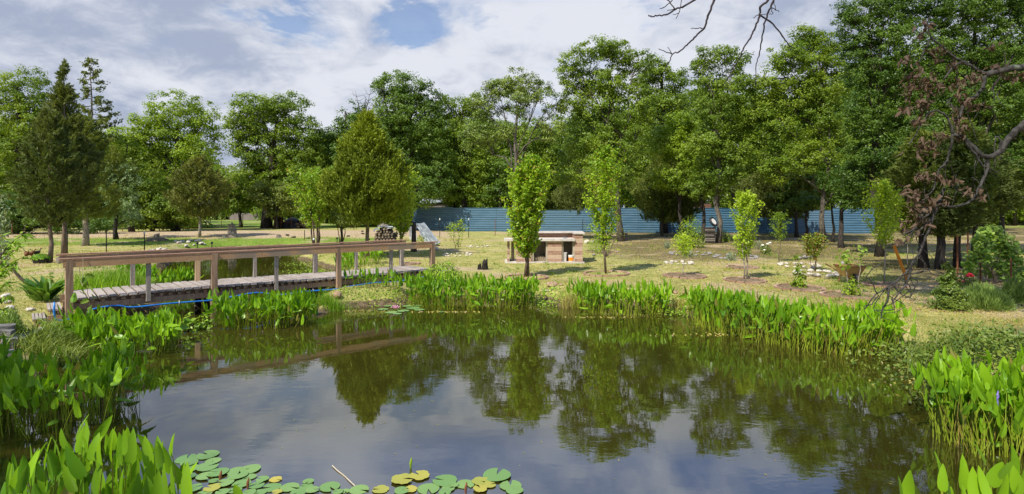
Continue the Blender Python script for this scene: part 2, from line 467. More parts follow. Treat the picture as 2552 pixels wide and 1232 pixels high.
def brick_mat():
    m, k, o = new_mat('tan and brown brick')
    t = k.n('ShaderNodeTexCoord')
    s = k.n('ShaderNodeSeparateXYZ'); k.l(t.outputs['Object'], s.inputs[0])
    cb = k.n('ShaderNodeCombineXYZ')
    k.l(k.math('ADD', s.outputs[0], s.outputs[1]), cb.inputs[0]); k.l(s.outputs[2], cb.inputs[1])
    b = k.n('ShaderNodeTexBrick', inp={'Scale': 1.0, 'Brick Width': 0.24, 'Row Height': 0.082, 'Mortar Size': 0.007, 'Mortar Smooth': 0.2, 'Bias': 0.0,
                                       'Color1': (0.26, 0.125, 0.080, 1), 'Color2': (0.42, 0.235, 0.150, 1), 'Mortar': (0.50, 0.42, 0.33, 1)})
    k.l(cb.outputs[0], b.inputs['Vector'])
    # every fourth course pair is laid in pale tan brick
    row = k.math('FLOOR', k.math('DIVIDE', s.outputs[2], 0.082))
    pale = k.math('LESS_THAN', k.math('MODULO', k.math('ADD', row, 2.0), 4.0), 1.5)
    c = k.mix(k.math('MULTIPLY', pale, 0.75), b.outputs[0], (0.62, 0.46, 0.32))
    c = k.mix(b.outputs['Fac'], c, (0.50, 0.43, 0.35))
    nz = k.noise(t.outputs['Object'], 14, 5, 0.6)
    c = k.mix(k.math('MULTIPLY', k.ramp(nz, 0.3, 0.7), 0.35), c, (0.30, 0.20, 0.15))
    p = k.n('ShaderNodeBsdfPrincipled', inp={'Roughness': 0.9, 'Specular IOR Level': 0.2})
    k.l(c, p.inputs['Base Color'])
    bm = k.n('ShaderNodeBump', inp={'Strength': 0.6, 'Distance': 0.008}); bm.invert = True
    k.l(b.outputs['Fac'], bm.inputs['Height']); k.l(bm.outputs[0], p.inputs['Normal'])
    k.l(p.outputs[0], o.inputs[0])
    return m


M['brick'] = brick_mat()


def pad_mat(name, a, b, edge):
    m, k, o = new_mat(name)
    t = k.n('ShaderNodeTexCoord')
    oi = k.n('ShaderNodeObjectInfo')
    nz = k.noise(t.outputs['Object'], 7, 4, 0.6)
    c = k.mix(k.math('MULTIPLY', oi.outputs['Random'], 1.0), a, b)
    c = k.mix(k.ramp(nz, 0.55, 0.75, 0, 0.6), c, edge)
    p = k.n('ShaderNodeBsdfPrincipled', inp={'Roughness': 0.5, 'Specular IOR Level': 0.35})
    k.l(c, p.inputs['Base Color']); k.l(p.outputs[0], o.inputs[0])
    return m


M['pad'] = pad_mat('green lily pad', (0.130, 0.250, 0.070), (0.190, 0.310, 0.090), (0.150, 0.220, 0.055))
M['pad_yellow'] = pad_mat('yellowing lily pad', (0.28, 0.30, 0.05), (0.42, 0.36, 0.06), (0.30, 0.17, 0.05))

# ---------------------------------------------------------------- ponds and ground
POND_MAIN = [on_water(*p) for p in [(800, 788), (862, 768), (1012, 760), (1040, 742), (1330, 750), (1400, 766), (1440, 762), (1660, 775), (1730, 792), (1800, 802),
                                    (2100, 832), (2250, 872), (2330, 905), (2420, 970), (2480, 1060), (2620, 1160)]]
POND_MAIN += [(6.2, 3.6), (4.5, 1.9), (0, 1.2), (-3.5, 1.9), (-5.6, 3.2)]
POND_MAIN += [on_water(*p) for p in [(-130, 1080), (20, 1000), (110, 920), (200, 862), (300, 815), (400, 765), (392, 705), (400, 672), (440, 648), (430, 634), (560, 624), (700, 620), (780, 626),
                                     (735, 646), (790, 662), (850, 684), (872, 700), (815, 725), (775, 757), (768, 785)]]
PP = np.array(POND_MAIN)


def pond_sd(x, y):
    """Signed distance to the ponds' waterline, negative over water."""
    x = np.asarray(x, float); y = np.asarray(y, float)
    d2 = np.full(x.shape, 1e18); inside = np.zeros(x.shape, bool)
    n = len(PP)
    for i in range(n):
        x0, y0 = PP[i]; x1, y1 = PP[(i + 1) % n]
        ex, ey = x1 - x0, y1 - y0
        t = np.clip(((x - x0) * ex + (y - y0) * ey) / (ex * ex + ey * ey), 0, 1)
        d2 = np.minimum(d2, (x - x0 - t * ex) ** 2 + (y - y0 - t * ey) ** 2)
        c = ((y0 > y) != (y1 > y)) & (x < (x1 - x0) * (y - y0) / (y1 - y0 + 1e-12) + x0)
        inside ^= c
    d = np.sqrt(d2)
    return np.where(inside, -d, d)


def bumps(x, y):
    return (np.sin(x * 0.61 + 1.3) * np.cos(y * 0.47 + 0.4) * 0.5 + np.sin(x * 1.7 + y * 1.1) * 0.25 + np.cos(x * 2.9 - y * 2.3 + 2.0) * 0.14 + np.sin(x * 5.1 + 0.7) * np.sin(y * 4.7) * 0.12)


def height(x, y):
    x = np.asarray(x, float); y = np.asarray(y, float)
    s = pond_sd(x, y) + 0.10 * bumps(x * 2.3, y * 2.3)
    lawn = 0.36 + 0.005 * np.clip(y - 14, 0, 40) + 0.035 * bumps(x, y)
    # low earth rise along the far left
    lawn = lawn + 0.22 * np.exp(-((y - 46 - 0.1 * x) / 7.0) ** 2) * np.clip((-x - 4) / 8, 0, 1)
    lawn = lawn - 0.27 * np.exp(-((x + 9.95) ** 2 + (y - 11.35) ** 2) / 0.8)
    t = np.clip(s / 1.0, 0, 1); up = lawn * (1 - (1 - t) ** 2)
    u = np.clip(-s / 1.2, 0, 1); dn = -0.8 * u * (2 - u)
    return np.where(s > 0, up, dn)


def hz(x, y):
    return float(height(np.array([x]), np.array([y]))[0])


def gp(px, py):
    """The point of the ground that shows at a pixel."""
    Y = 2.1 * F / max(py - HY, 6)
    for _ in range(25):
        z = max(hz(X(px, Y), Y), 0.0)
        Y = 0.5 * Y + 0.5 * (EYE - z) * F / (py - HY)
    return Vector((X(px, Y), Y, max(hz(X(px, Y), Y), 0.0)))


def ground_mesh():
    xs = np.concatenate([[-3000, -1200, -500, -250, -140, -90], np.linspace(-60, -22, 90)[:-1], np.linspace(-22, 22, 300), np.linspace(22, 60, 90)[1:], [90, 140, 250, 500, 1200, 3000]])
    ys = np.concatenate([[-800, -200, -60, -25, -10], np.linspace(-4, 36, 300), np.linspace(36, 90, 110)[1:], [110, 150, 220, 400, 800, 1600, 4000]])
    gx, gy = np.meshgrid(xs, ys)
    gz = height(gx, gy)
    far = np.clip((np.hypot(gx, gy) - 100) / 300, 0, 1)
    gz = gz * (1 - far) + 0.5 * far
    v = np.stack([gx.ravel(), gy.ravel(), gz.ravel()], 1)
    nx, ny = len(xs), len(ys)
    i = np.arange(nx * (ny - 1)).reshape(ny - 1, nx)[:, :-1].ravel()
    q = np.stack([i, i + 1, i + 1 + nx, i + nx], 1)
    mb = MB(); mb.arr(v, q)
    # what the ground is made of, spot by spot: green turf, bare sand, leaf litter
    x, y = v[:, 0], v[:, 1]
    ppx = CX + F * x / np.maximum(y, 1)
    s = pond_sd(x, y)
    def blob(cx, cy, rx, ry):
        return np.exp(-(((x - cx) / rx) ** 2 + ((y - cy) / ry) ** 2))
    sand = np.zeros(len(x)); green = np.zeros(len(x)); duff = np.zeros(len(x))
    sand += 1.0 * np.exp(-((y - 46 - 0.1 * x) / 6.5) ** 2) * np.clip((-x - 1) / 6, 0, 1)
    green += 0.95 * np.exp(-((y - 36.5 - 0.05 * x) / 4.0) ** 2) * np.clip((-x - 4) / 5, 0, 1)
    green += 1.0 * (np.clip((y - 56) / 4, 0, 1)) * np.clip((-x - 10) / 4, 0, 1)
    green += 0.30 * blob(-9, 17, 4, 6) + 0.5 * blob(-8.8, 10.6, 1.5, 1.6)
    green += 0.5 * blob(16, 12, 5, 5)
    green += 1.0 * blob(60, 55, 14, 14) + 1.0 * blob(40, 42, 6, 10)
    duff += 1.0 * np.clip((y - 25 + np.clip(18 - x, -6, 30) * 0.55) / 7, 0, 1) * np.clip((x - 1) / 7, 0, 1) * (y < 60)
    duff += 0.9 * blob(17, 21, 5, 5) + 0.8 * blob(11, 9, 4.0, 3) + 0.5 * blob(14, 15, 5, 4)
    sand += 0.8 * blob(12.5, 15.6, 3.0, 1.0) + 0.5 * blob(1.5, 30, 5, 2) + 0.7 * blob(-8.4, 9.2, 1.4, 1.4) + 0.45 * blob(11, 19, 3, 2)
    mud = np.exp(-(np.maximum(s, 0) / 0.28) ** 2) * (s < 1.2)
    o = mb.build('ground', None, smooth=True)
    for nm, a in (('sand', sand), ('green', green), ('duff', duff), ('mud', mud)):
        at = o.data.attributes.new(nm, 'FLOAT', 'POINT')
        at.data.foreach_set('value', np.clip(a, 0, 1).astype(np.float32))
    m, k, mo = new_mat('lawn and bare earth')
    t = k.n('ShaderNodeTexCoord'); ob = t.outputs['Object']
    def att(nm):
        a = k.n('ShaderNodeAttribute'); a.attribute_name = nm; return a.outputs['Fac']
    n_big = k.noise(ob, 0.33, 5, 0.6); n_mid = k.noise(ob, 1.5, 5, 0.62); n_fine = k.noise(ob, 9, 6, 0.7); n_grain = k.noise(ob, 42, 4, 0.7)
    grass = k.mix(k.ramp(n_mid, 0.34, 0.66), (0.275, 0.280, 0.064), (0.540, 0.462, 0.185))
    grass = k.mix(k.ramp(n_fine, 0.42, 0.62), grass, (0.215, 0.245, 0.055))
    grass = k.mix(k.ramp(n_grain, 0.52, 0.70, 0, 0.75), grass, (0.540, 0.455, 0.250))
    sandc = k.mix(k.ramp(n_fine, 0.35, 0.65), (0.34, 0.25, 0.145), (0.54, 0.42, 0.27))
    lush = k.mix(k.ramp(n_fine, 0.35, 0.65), (0.100, 0.185, 0.022), (0.225, 0.300, 0.045))
    duffc = k.mix(k.ramp(n_fine, 0.36, 0.64), (0.105, 0.085, 0.038), (0.265, 0.205, 0.105))
    duffc = k.mix(k.ramp(n_mid, 0.46, 0.62, 0, 0.7), duffc, (0.135, 0.150, 0.035))
    mudc = k.mix(k.ramp(n_fine, 0.35, 0.65), (0.075, 0.055, 0.030), (0.200, 0.150, 0.090))
    def gate(a, n_, gain=0.9):   # ragged edge between covers
        return k.ramp(k.math('ADD', k.math('MULTIPLY', a, gain), k.math('SUBTRACT', k.math('ADD', k.math('MULTIPLY', n_, 0.6), k.math('MULTIPLY', n_fine, 0.4)), 0.5)), 0.38, 0.62)
    c = k.mix(gate(att('green'), n_mid), grass, lush)
    c = k.mix(gate(att('duff'), n_mid), c, duffc)
    c = k.mix(k.ramp(n_big, 0.52, 0.64, 0, 0.85), c, sandc)
    c = k.mix(gate(att('sand'), n_mid), c, sandc)
    c = k.mix(gate(att('mud'), n_mid, 1.05), c, mudc)
    p = k.n('ShaderNodeBsdfPrincipled', inp={'Roughness': 0.95, 'Specular IOR Level': 0.1})
    k.l(c, p.inputs['Base Color'])
    bm = k.n('ShaderNodeBump', inp={'Strength': 0.9, 'Distance': 0.05})
    k.l(k.math('ADD', n_fine, k.math('MULTIPLY', n_grain, 0.5)), bm.inputs['Height']); k.l(bm.outputs[0], p.inputs['Normal'])
    k.l(p.outputs[0], mo.inputs[0])
    o.data.materials.append(m)
    tag(o, kind='structure')
    return o


ground_mesh()


def water():
    mb = MB(); mb.arr([(-34, 0.5, 0), (14, 0.5, 0), (14, 44, 0), (-34, 44, 0)], [(0, 1, 2, 3)])
    m, k, o = new_mat('murky pond water')
    t = k.n('ShaderNodeTexCoord')
    mp = k.n('ShaderNodeMapping'); mp.inputs['Scale'].default_value = (0.8, 1.6, 1)
    k.l(t.outputs['Object'], mp.inputs[0])
    n0 = k.noise(t.outputs['Object'], 0.25, 3, 0.5)
    rip = k.noise(mp.outputs[0], 5.5, 3, 0.5)
    rip2 = k.noise(mp.outputs[0], 1.1, 2, 0.5)
    hgt = k.math('ADD', k.math('MULTIPLY', rip, k.ramp(k.noise(t.outputs['Object'], 0.45, 3, 0.6), 0.42, 0.66, 0.22, 1.0)), k.math('MULTIPLY', rip2, 1.2))
    c = k.mix(k.ramp(n0, 0.35, 0.65), (0.028, 0.0265, 0.004), (0.038, 0.0345, 0.0055))
    p = k.n('ShaderNodeBsdfPrincipled', inp={'Roughness': 0.015, 'IOR': 2.6, 'Specular IOR Level': 0.6})
    k.l(c, p.inputs['Base Color'])
    bm = k.n('ShaderNodeBump', inp={'Strength': 0.022, 'Distance': 0.05})
    k.l(hgt, bm.inputs['Height']); k.l(bm.outputs[0], p.inputs['Normal'])
    k.l(p.outputs[0], o.inputs[0])
    ob = mb.build('pond_water', m)
    tag(ob, kind='structure')


water()
# ---------------------------------------------------------------- plants: generators
def unit(v):
    return v / np.maximum(np.linalg.norm(v, axis=1, keepdims=True), 1e-9)


def rdir(n):
    return unit(rng.normal(size=(n, 3)))


def leaf_quads(mb, pos, nrm, L, W, along=None):
    """One kite-shaped leaf per position."""
    n = len(pos)
    L = np.broadcast_to(np.asarray(L, float), (n,))[:, None]; W = np.broadcast_to(np.asarray(W, float), (n,))[:, None]
    a = rng.normal(size=(n, 3)) if along is None else along
    a = a - nrm * (a * nrm).sum(1, keepdims=True); a = unit(a)
    b = np.cross(nrm, a)
    v = np.empty((n, 4, 3))
    v[:, 0] = pos - a * L * 0.5
    v[:, 1] = pos + b * W * 0.5 - a * L * 0.05
    v[:, 2] = pos + a * L * 0.5
    v[:, 3] = pos - b * W * 0.5 - a * L * 0.05
    mb.arr(v.reshape(-1, 3), np.arange(n * 4).reshape(n, 4))


def bend(p0, p1, k, amp, bow=None):
    """k+1 points from p0 to p1 along a slightly crooked line."""
    p0, p1 = Vector(p0), Vector(p1)
    L = (p1 - p0).length
    pts = []
    for i in range(k + 1):
        t = i / k
        q = p0.lerp(p1, t)
        if bow is not None: q = q + Vector(bow) * (math.sin(t * math.pi))
        if 0 < i < k: q = q + Vector([random.gauss(0, amp * L) for _ in range(3)])
        pts.append(q)
    return pts


def gapnoise(p, s):
    q = p * s
    return (np.sin(q[:, 0] * 1.0 + np.sin(q[:, 1] * 0.7) * 1.7) + np.sin(q[:, 1] * 1.1 + np.sin(q[:, 2] * 0.9) * 1.6) + np.sin(q[:, 2] * 1.3 + np.sin(q[:, 0] * 0.8) * 1.5)) / 3


def lobe_clumps(c, r, rc, dens):
    """Clump centres through a lobe: mostly near its surface, with an uneven outline and open gaps."""
    rm = (r[0] * r[1] * r[2]) ** (1 / 3)
    n = max(5, int(dens * 2.3 * 4 * rm * rm / (rc * rc)))
    d = rdir(n)
    rad = np.where(rng.random(n) < 0.72, 0.78 + 0.28 * rng.random(n), 0.25 + 0.5 * rng.random(n))
    lump = 1 + 0.24 * gapnoise(d * 1.0 + c * 0.37, 3.1)
    p = np.array(c) + d * (rad * lump)[:, None] * np.array(r)
    keep = gapnoise(p, 2.0 / max(rc * 2.2, 0.3)) > -0.48
    return p[keep], d[keep]


def leaf_clumps(mb, cen, out, rc, per, leafL, leafW=0.72, flat=0.62, up=0.5):
    n = len(cen)
    per_n = per
    d = rdir(n * per_n)
    size = np.repeat(rc * (0.65 + 0.7 * rng.random(n)), per_n)[:, None]
    r = rng.random(n * per_n)[:, None] ** 0.5
    off = d * r * size * np.array([1, 1, flat])
    pos = np.repeat(cen, per_n, 0) + off
    nrm = unit(0.5 * d + 0.55 * np.repeat(out, per_n, 0) + 0.75 * rdir(n * per_n) + np.array([0, 0, up]))
    L = leafL * (0.65 + 0.7 * rng.random(n * per_n))
    leaf_quads(mb, pos, nrm, L, L * leafW)


def broadleaf(label, px, base_py, Y, lobes, mat='oak', trunk=0.22, bark='bark_dark', leaf=1.0, dens=1.0, per=56, group=None, name='oak_tree', cat='tree',
              fork=0.45, trunk_top=None, limbs=True, twigs=7, bz=None, org=None):
    """A leafy tree; lobes are (px, py, rx, ry[, nearer or farther in m[, density]]) seen at the tree's own distance."""
    if base_py is not None:
        g = gp(px, base_py); Y = g.y; b = g
    else:
        b = Vector((X(px, Y), Y, hz(X(px, Y), Y)))
    if bz is not None: b.z = bz
    root = empty(name, b, label, cat, group)
    leafL = max(0.045, 0.0031 * Y) * leaf
    rc = max(0.12, 0.0105 * Y) * (0.6 + 0.4 * leaf)
    crown, wood = MB(), MB()
    L3 = []
    for lb in lobes:
        lx, ly, rx, ry = lb[:4]
        dy = lb[4] if len(lb) > 4 else random.uniform(-0.3, 0.3) * rx / F * Y
        dn = lb[5] if len(lb) > 5 else 1.0
        Yl = Y + dy
        c = np.array(P(lx, ly, Yl)); r = np.array([rx / F * Y, rx / F * Y * 0.85, ry / F * Y])
        cen, outd = lobe_clumps(c, r, rc, dens * dn)
        leaf_clumps(crown, cen, outd, rc, per, leafL)
        L3.append((c, r, cen))
    zt = max(l[0][2] + 0.3 * l[1][2] for l in L3)
    mx = np.mean([l[0] for l in L3], axis=0)
    if trunk_top is not None:
        tp = P(trunk_top[0], trunk_top[1], Y)
    else:
        tp = Vector((b.x * 0.4 + mx[0] * 0.6, Y, zt))
    tp0 = b - Vector((0, 0, 0.15))
    tpts = bend(tp0, tp, 7, 0.012)
    k = len(tpts)
    wood.tube(tpts, [trunk * 1.35] + [trunk * (1 - 0.75 * i / (k - 1)) for i in range(1, k)], 8)
    if limbs:
        for c, r, cen in L3:
            zf = b.z + (c[2] - b.z) * random.uniform(fork, fork + 0.25)
            t = min(max((zf - tp0.z) / max(tp.z - tp0.z, 0.1), 0.1), 0.95)
            i = min(int(t * (k - 1)), k - 2); s = tpts[i].lerp(tpts[i + 1], t * (k - 1) - i)
            r0 = trunk * (1 - 0.75 * t) * 0.55
            lim = bend(s, c, 4, 0.05, (0, 0, 0.05 * (Vector(c) - s).length))
            wood.tube(lim, [r0, r0 * 0.8, r0 * 0.62, r0 * 0.45, r0 * 0.3], 5)
            if len(cen):
                for e in cen[rng.integers(0, len(cen), twigs)]:
                    j = random.choice((2, 3, 4))
                    wood.tube(bend(lim[j], e, 3, 0.06), [r0 * 0.32, r0 * 0.25, r0 * 0.16, r0 * 0.06], 4, cap=False)
    wood.build('trunk', M[bark], root, smooth=True)
    crown.build('crown', M[mat], root)
    return root


def conifer(label, px, base_py, top_py, half_px, mat='cedar', Y=None, bark='bark_cedar', trunk=0.13, bare=0.15, shape=0.9, n=26000, group=None, name='cedar_tree', sprayL=0.26, lean=0.0, open_=0.0, up=0.8, skirt=0.5, plume=2.2):
    """A cedar: feathery sprays that point out and up, on a cone whose widest part lies at `skirt` of its height."""
    if base_py is not None:
        b = gp(px, base_py)
    else:
        b = Vector((X(px, Y), Y, hz(X(px, Y), Y)))
    Y = b.y
    H = EYE + (HY - top_py) / F * Y - b.z
    R = half_px / F * Y
    root = empty(name, b, label, 'tree', group)
    m = max(200, n // 26)
    u = rng.random(m * 3)
    t = bare + (1 - bare) * u
    tt = (t - bare) / (1 - bare)
    s = skirt
    prof = np.where(tt < s, 0.55 + 0.45 * np.sin(np.clip(tt / max(s, 1e-3), 0, 1) * np.pi / 2), np.clip((1 - tt) / (1 - s), 0, 1) ** shape)
    keep = rng.random(m * 3) < np.clip(prof + 0.06, 0, 1)
    t, tt, prof = t[keep][:m], tt[keep][:m], prof[keep][:m]
    m = len(t)
    az = rng.random(m) * 2 * np.pi
    lump = 1 + 0.20 * np.sin(az * 3 + t * 19 + 1.0) + 0.14 * np.sin(az * 7 - t * 33) + 0.10 * rng.normal(size=m)
    rr = R * prof * lump * np.where(rng.random(m) < 0.75, 0.72 + 0.30 * rng.random(m), 0.2 + 0.5 * rng.random(m)) + 0.02
    o = np.stack([np.cos(az), np.sin(az), np.zeros(m)], 1)
    zc = b.z + t * H
    cen = np.stack([b.x + lean * t * H + rr * o[:, 0], b.y + rr * o[:, 1], zc], 1)
    if open_:
        kp = gapnoise(cen, 4.2 / max(R, 0.8)) > (-0.9 + open_)
        cen, o, t = cen[kp], o[kp], t[kp]; m = len(cen)
    k = 26
    axis = unit(o * 0.75 + np.array([0, 0, up]) + 0.28 * rng.normal(size=(m, 3)))
    axr = np.repeat(axis, k, 0)
    ua = rng.random((m * k, 1))
    plen = np.repeat(sprayL * plume * (0.5 + 0.8 * rng.random(m)), k)[:, None]
    dirs = unit(axr + 0.42 * rng.normal(size=(m * k, 3)))
    pos = np.repeat(cen, k, 0) + axr * plen * (ua - 0.45) + rng.normal(size=(m * k, 3)) * sprayL * 0.42 * (1.05 - ua) + dirs * sprayL * 0.3
    nr = unit(np.repeat(o, k, 0) + 0.8 * rng.normal(size=(m * k, 3)))
    nr = unit(nr - dirs * (nr * dirs).sum(1, keepdims=True))
    Ls = sprayL * (0.6 + 0.8 * rng.random(m * k))
    mb = MB(); leaf_quads(mb, pos, nr, Ls, Ls * 0.26, along=dirs)
    wood = MB()
    top = Vector((b.x + lean * H, b.y, b.z + H * 0.97))
    wood.tube(bend(b - Vector((0, 0, 0.1)), top, 8, 0.006), [trunk * 1.3] + [trunk * (1 - 0.9 * i / 8) for i in range(1, 9)], 8)
    for i in range(26):
        q = rng.integers(0, m)
        zq = cen[q][2] - 0.25 * R
        f = min(max((zq - b.z) / H, 0.08), 0.95)
        wood.tube(bend(b.lerp(top, f), cen[q], 3, 0.04), [trunk * 0.3 * (1.1 - f), trunk * 0.2, trunk * 0.1, 0.006], 4, cap=False)
    wood.build('trunk', M[bark], root, smooth=True)
    mb.build('crown', M[mat], root)
    return root


def young_tree(label, px, base_py, top_py, half_px, mat='pear', low_py=None, stems=1, trunk=0.035, leaf=0.075, n=1500, branches=16, bark='bark_young', group=None, name='young_tree', cat='tree', upright=0.8,
               shape='column', leafW=0.6, lean=0.0, b=None):
    b = gp(px, base_py) if b is None else Vector(b)
    Y = b.y; H = EYE + (HY - top_py) / F * Y - b.z
    R = half_px / F * Y
    lo = 0.25 if low_py is None else max(0.02, ((EYE + (HY - low_py) / F * Y) - b.z) / H)
    root = empty(name, b, label, cat, group)
    wood, fol = MB(), MB()
    tips = []
    for s in range(stems):
        an = 2 * math.pi * s / max(stems, 1) + 0.5
        sp = 0.0 if stems == 1 else R * 0.42
        b0 = b + Vector((math.cos(an), math.sin(an), 0)) * (0 if stems == 1 else 0.06) - Vector((0, 0, 0.06))
        hh = H * (0.97 if s == 0 else random.uniform(0.8, 0.95))
        tp = b + Vector((math.cos(an) * sp + lean * H, math.sin(an) * sp, hh))
        pts = bend(b0, tp, 6, 0.012)
        wood.tube(pts, [trunk * (1.15 - 1.05 * i / 6) for i in range(7)], 6)
        nb = max(3, branches // stems)
        for i in range(nb):
            f = lo + (0.93 - lo) * (i + random.random()) / nb
            j = min(int(f * 6), 5); st = pts[j].lerp(pts[j + 1], f * 6 - j)
            g = (f - lo) / (1 - lo)
            if shape == 'column': w_ = R * (0.55 + 0.6 * math.sin(math.pi * min(1, g * 0.9 + 0.1))) * (1.0 if g < 0.6 else 1 - 0.75 * (g - 0.6) / 0.4)
            elif shape == 'round': w_ = R * math.sin(math.pi * (0.12 + 0.8 * g))
            else: w_ = R * (0.35 + 0.75 * g)                       # vase
            a = i * 2.4 + s + random.random()
            ln = w_ * random.uniform(0.7, 1.15)
            ln = min(ln, max((b.z + H * random.uniform(.9, 1.0) - st.z) / (upright * 1.5), 0.05 * H))
            e = st + Vector((math.cos(a) * ln, math.sin(a) * ln, ln * upright * random.uniform(0.8, 1.5)))
            e.z = min(e.z, b.z + H)
            br = bend(st, e, 3, 0.05, (0, 0, -0.08 * ln))
            r0 = trunk * 0.42 * (1.1 - f)
            wood.tube(br, [r0, r0 * 0.7, r0 * 0.45, r0 * 0.2], 4, cap=False)
            tips.append(br)
        tips.append(pts[3:])
    per = max(4, n // len(tips))
    for br in tips:
        k = len(br) - 1
        ts = rng.random(per) ** 0.8 * k
        ii = np.minimum(ts.astype(int), k - 1)
        A = np.array([tuple(q) for q in br])
        pos = A[ii] + (A[ii + 1] - A[ii]) * (ts - ii)[:, None]
        d = rdir(per)
        pos = pos + d * leaf * rng.uniform(0.3, 1.5, (per, 1))
        nrm = unit(d * 0.5 + rdir(per) * 0.8 + np.array([0, 0, 0.5]))
        L = leaf * (0.6 + 0.7 * rng.random(per))
        leaf_quads(fol, pos, nrm, L, L * leafW)
    wood.build('trunk', M[bark], root, smooth=True)
    fol.build('crown', M[mat], root)
    return root


def shrub(label, px, base_py, half_px, top_py, mat='weed', leaf=0.06, n=1600, name='shrub', cat='shrub', group=None, leafW=0.55, b=None, up=0.4, spiky=False, stems=7, flat=1.0, taper=0.0):
    b = gp(px, base_py) if b is None else Vector(b)
    Y = b.y; H = EYE + (HY - top_py) / F * Y - b.z; R = half_px / F * Y
    root = empty(name, b, label, cat, group)
    fol, wood = MB(), MB()
    d = rdir(n); d[:, 2] = np.abs(d[:, 2])
    rad = np.where(rng.random(n) < 0.7, 0.75 + 0.3 * rng.random(n), 0.25 + 0.5 * rng.random(n)) * (1 + 0.22 * gapnoise(d, 4.1))
    pos = np.array(b) + d * rad[:, None] * np.array([R, R * flat, H * 0.96]) + np.array([0, 0, 0.03])
    if taper:
        kz = 1 - taper * np.clip((pos[:, 2] - b.z) / H, 0, 1); pos[:, 0] = b.x + (pos[:, 0] - b.x) * kz; pos[:, 1] = b.y + (pos[:, 1] - b.y) * kz
        pos += 0.12 * R * np.stack([np.sin(pos[:, 2] * 23 + pos[:, 1] * 9), np.sin(pos[:, 2] * 19 + pos[:, 0] * 8), 0.8 * np.sin(pos[:, 0] * 17)], 1)
    if spiky:
        al = unit(d * np.array([0.6, 0.6, 1.0]) + 0.25 * rng.normal(size=(n, 3)) + np.array([0, 0, 0.5]))
        nr = rdir(n); nr = unit(nr - al * (nr * al).sum(1, keepdims=True))
        L = leaf * (0.6 + 0.8 * rng.random(n)); leaf_quads(fol, pos - np.array([0, 0, leaf * .3]), nr, L, L * leafW, along=al)
    else:
        nrm = unit(d * 0.6 + rdir(n) * 0.7 + np.array([0, 0, up]))
        L = leaf * (0.6 + 0.7 * rng.random(n)); leaf_quads(fol, pos, nrm, L, L * leafW)
    for i in range(stems):
        e = pos[rng.integers(0, n)]
        wood.tube(bend(b - Vector((0, 0, 0.04)), e, 3, 0.05), [0.012, 0.010, 0.007, 0.003], 4, cap=False)
    wood.build('stem', M['bark_young'], root)
    fol.build('foliage', M[mat], root)
    return root


def blades(mb, roots, h, width, lean=0.25, ldir=None):
    """Curved grass blades, three quads each... two quads and a tip."""
    n = len(roots)
    az = rng.random(n) * 2 * np.pi
    o = np.stack([np.cos(az), np.sin(az), np.zeros(n)], 1)
    if ldir is not None: o = unit(o + np.array(ldir))
    side = np.stack([-o[:, 1], o[:, 0], np.zeros(n)], 1)
    tw = rng.random(n)[:, None] * 2 * np.pi
    side = unit(side * np.cos(tw) + o * np.sin(tw) * 0.8)
    h = np.broadcast_to(np.asarray(h, float), (n,))[:, None]; ln = (lean * (0.3 + 1.2 * rng.random(n)))[:, None]
    w_ = np.broadcast_to(np.asarray(width, float), (n,))[:, None]
    upz = np.array([0, 0, 1.0])
    v = np.empty((n, 6, 3))
    for r, (t, ww) in enumerate(((0, 1.0), (0.55, 0.8), (1.0, 0.12))):
        c = roots + upz * h * t * (1 - 0.15 * ln * t) + o * h * ln * t * t
        v[:, r * 2] = c - side * w_ * ww * 0.5; v[:, r * 2 + 1] = c + side * w_ * ww * 0.5
    i = np.arange(n)[:, None] * 6
    q = np.concatenate([i + np.array([[0, 1, 3, 2]]), i + np.array([[2, 3, 5, 4]])])
    mb.arr(v.reshape(-1, 3), q)


ROWS = ((0.0, 0.18, -0.02), (0.08, 0.44, 0.0), (0.27, 0.50, 0.0), (0.52, 0.44, 0.0), (0.80, 0.27, 0.0), (1.0, 0.03, 0.0))


def big_leaves(mb, base, axis, nrm, L, W, curl=0.12, fold=0.36):
    """Heart-to-lance shaped blades with a fold along the midrib: 6 rows of 3 points."""
    n = len(base)
    axis = unit(axis); nrm = unit(nrm - axis * (nrm * axis).sum(1, keepdims=True)); s = np.cross(axis, nrm)
    L = L[:, None]; W = W[:, None]
    k = len(ROWS)
    v = np.empty((n, k * 3, 3))
    cv = (curl * (0.2 + 1.6 * rng.random(n)))[:, None]
    wav = rng.normal(0, 0.04, n)[:, None]
    for r, (t, ww, b_) in enumerate(ROWS):
        c = base + axis * L * t - nrm * L * cv * t * t
        e = nrm * W * ww * fold
        back = axis * L * (0.05 if r == 0 else 0.0)
        v[:, r * 3] = c - s * W * ww + e - back + nrm * W * wav * (r % 2)
        v[:, r * 3 + 1] = c
        v[:, r * 3 + 2] = c + s * W * ww + e - back - nrm * W * wav * (r % 2)
    i = np.arange(n)[:, None] * (k * 3)
    q = []
    for r in range(k - 1):
        o = r * 3
        q.append(i + np.array([[o, o + 1, o + 4, o + 3]])); q.append(i + np.array([[o + 1, o + 2, o + 5, o + 4]]))
    mb.arr(v.reshape(-1, 3), np.concatenate(q))


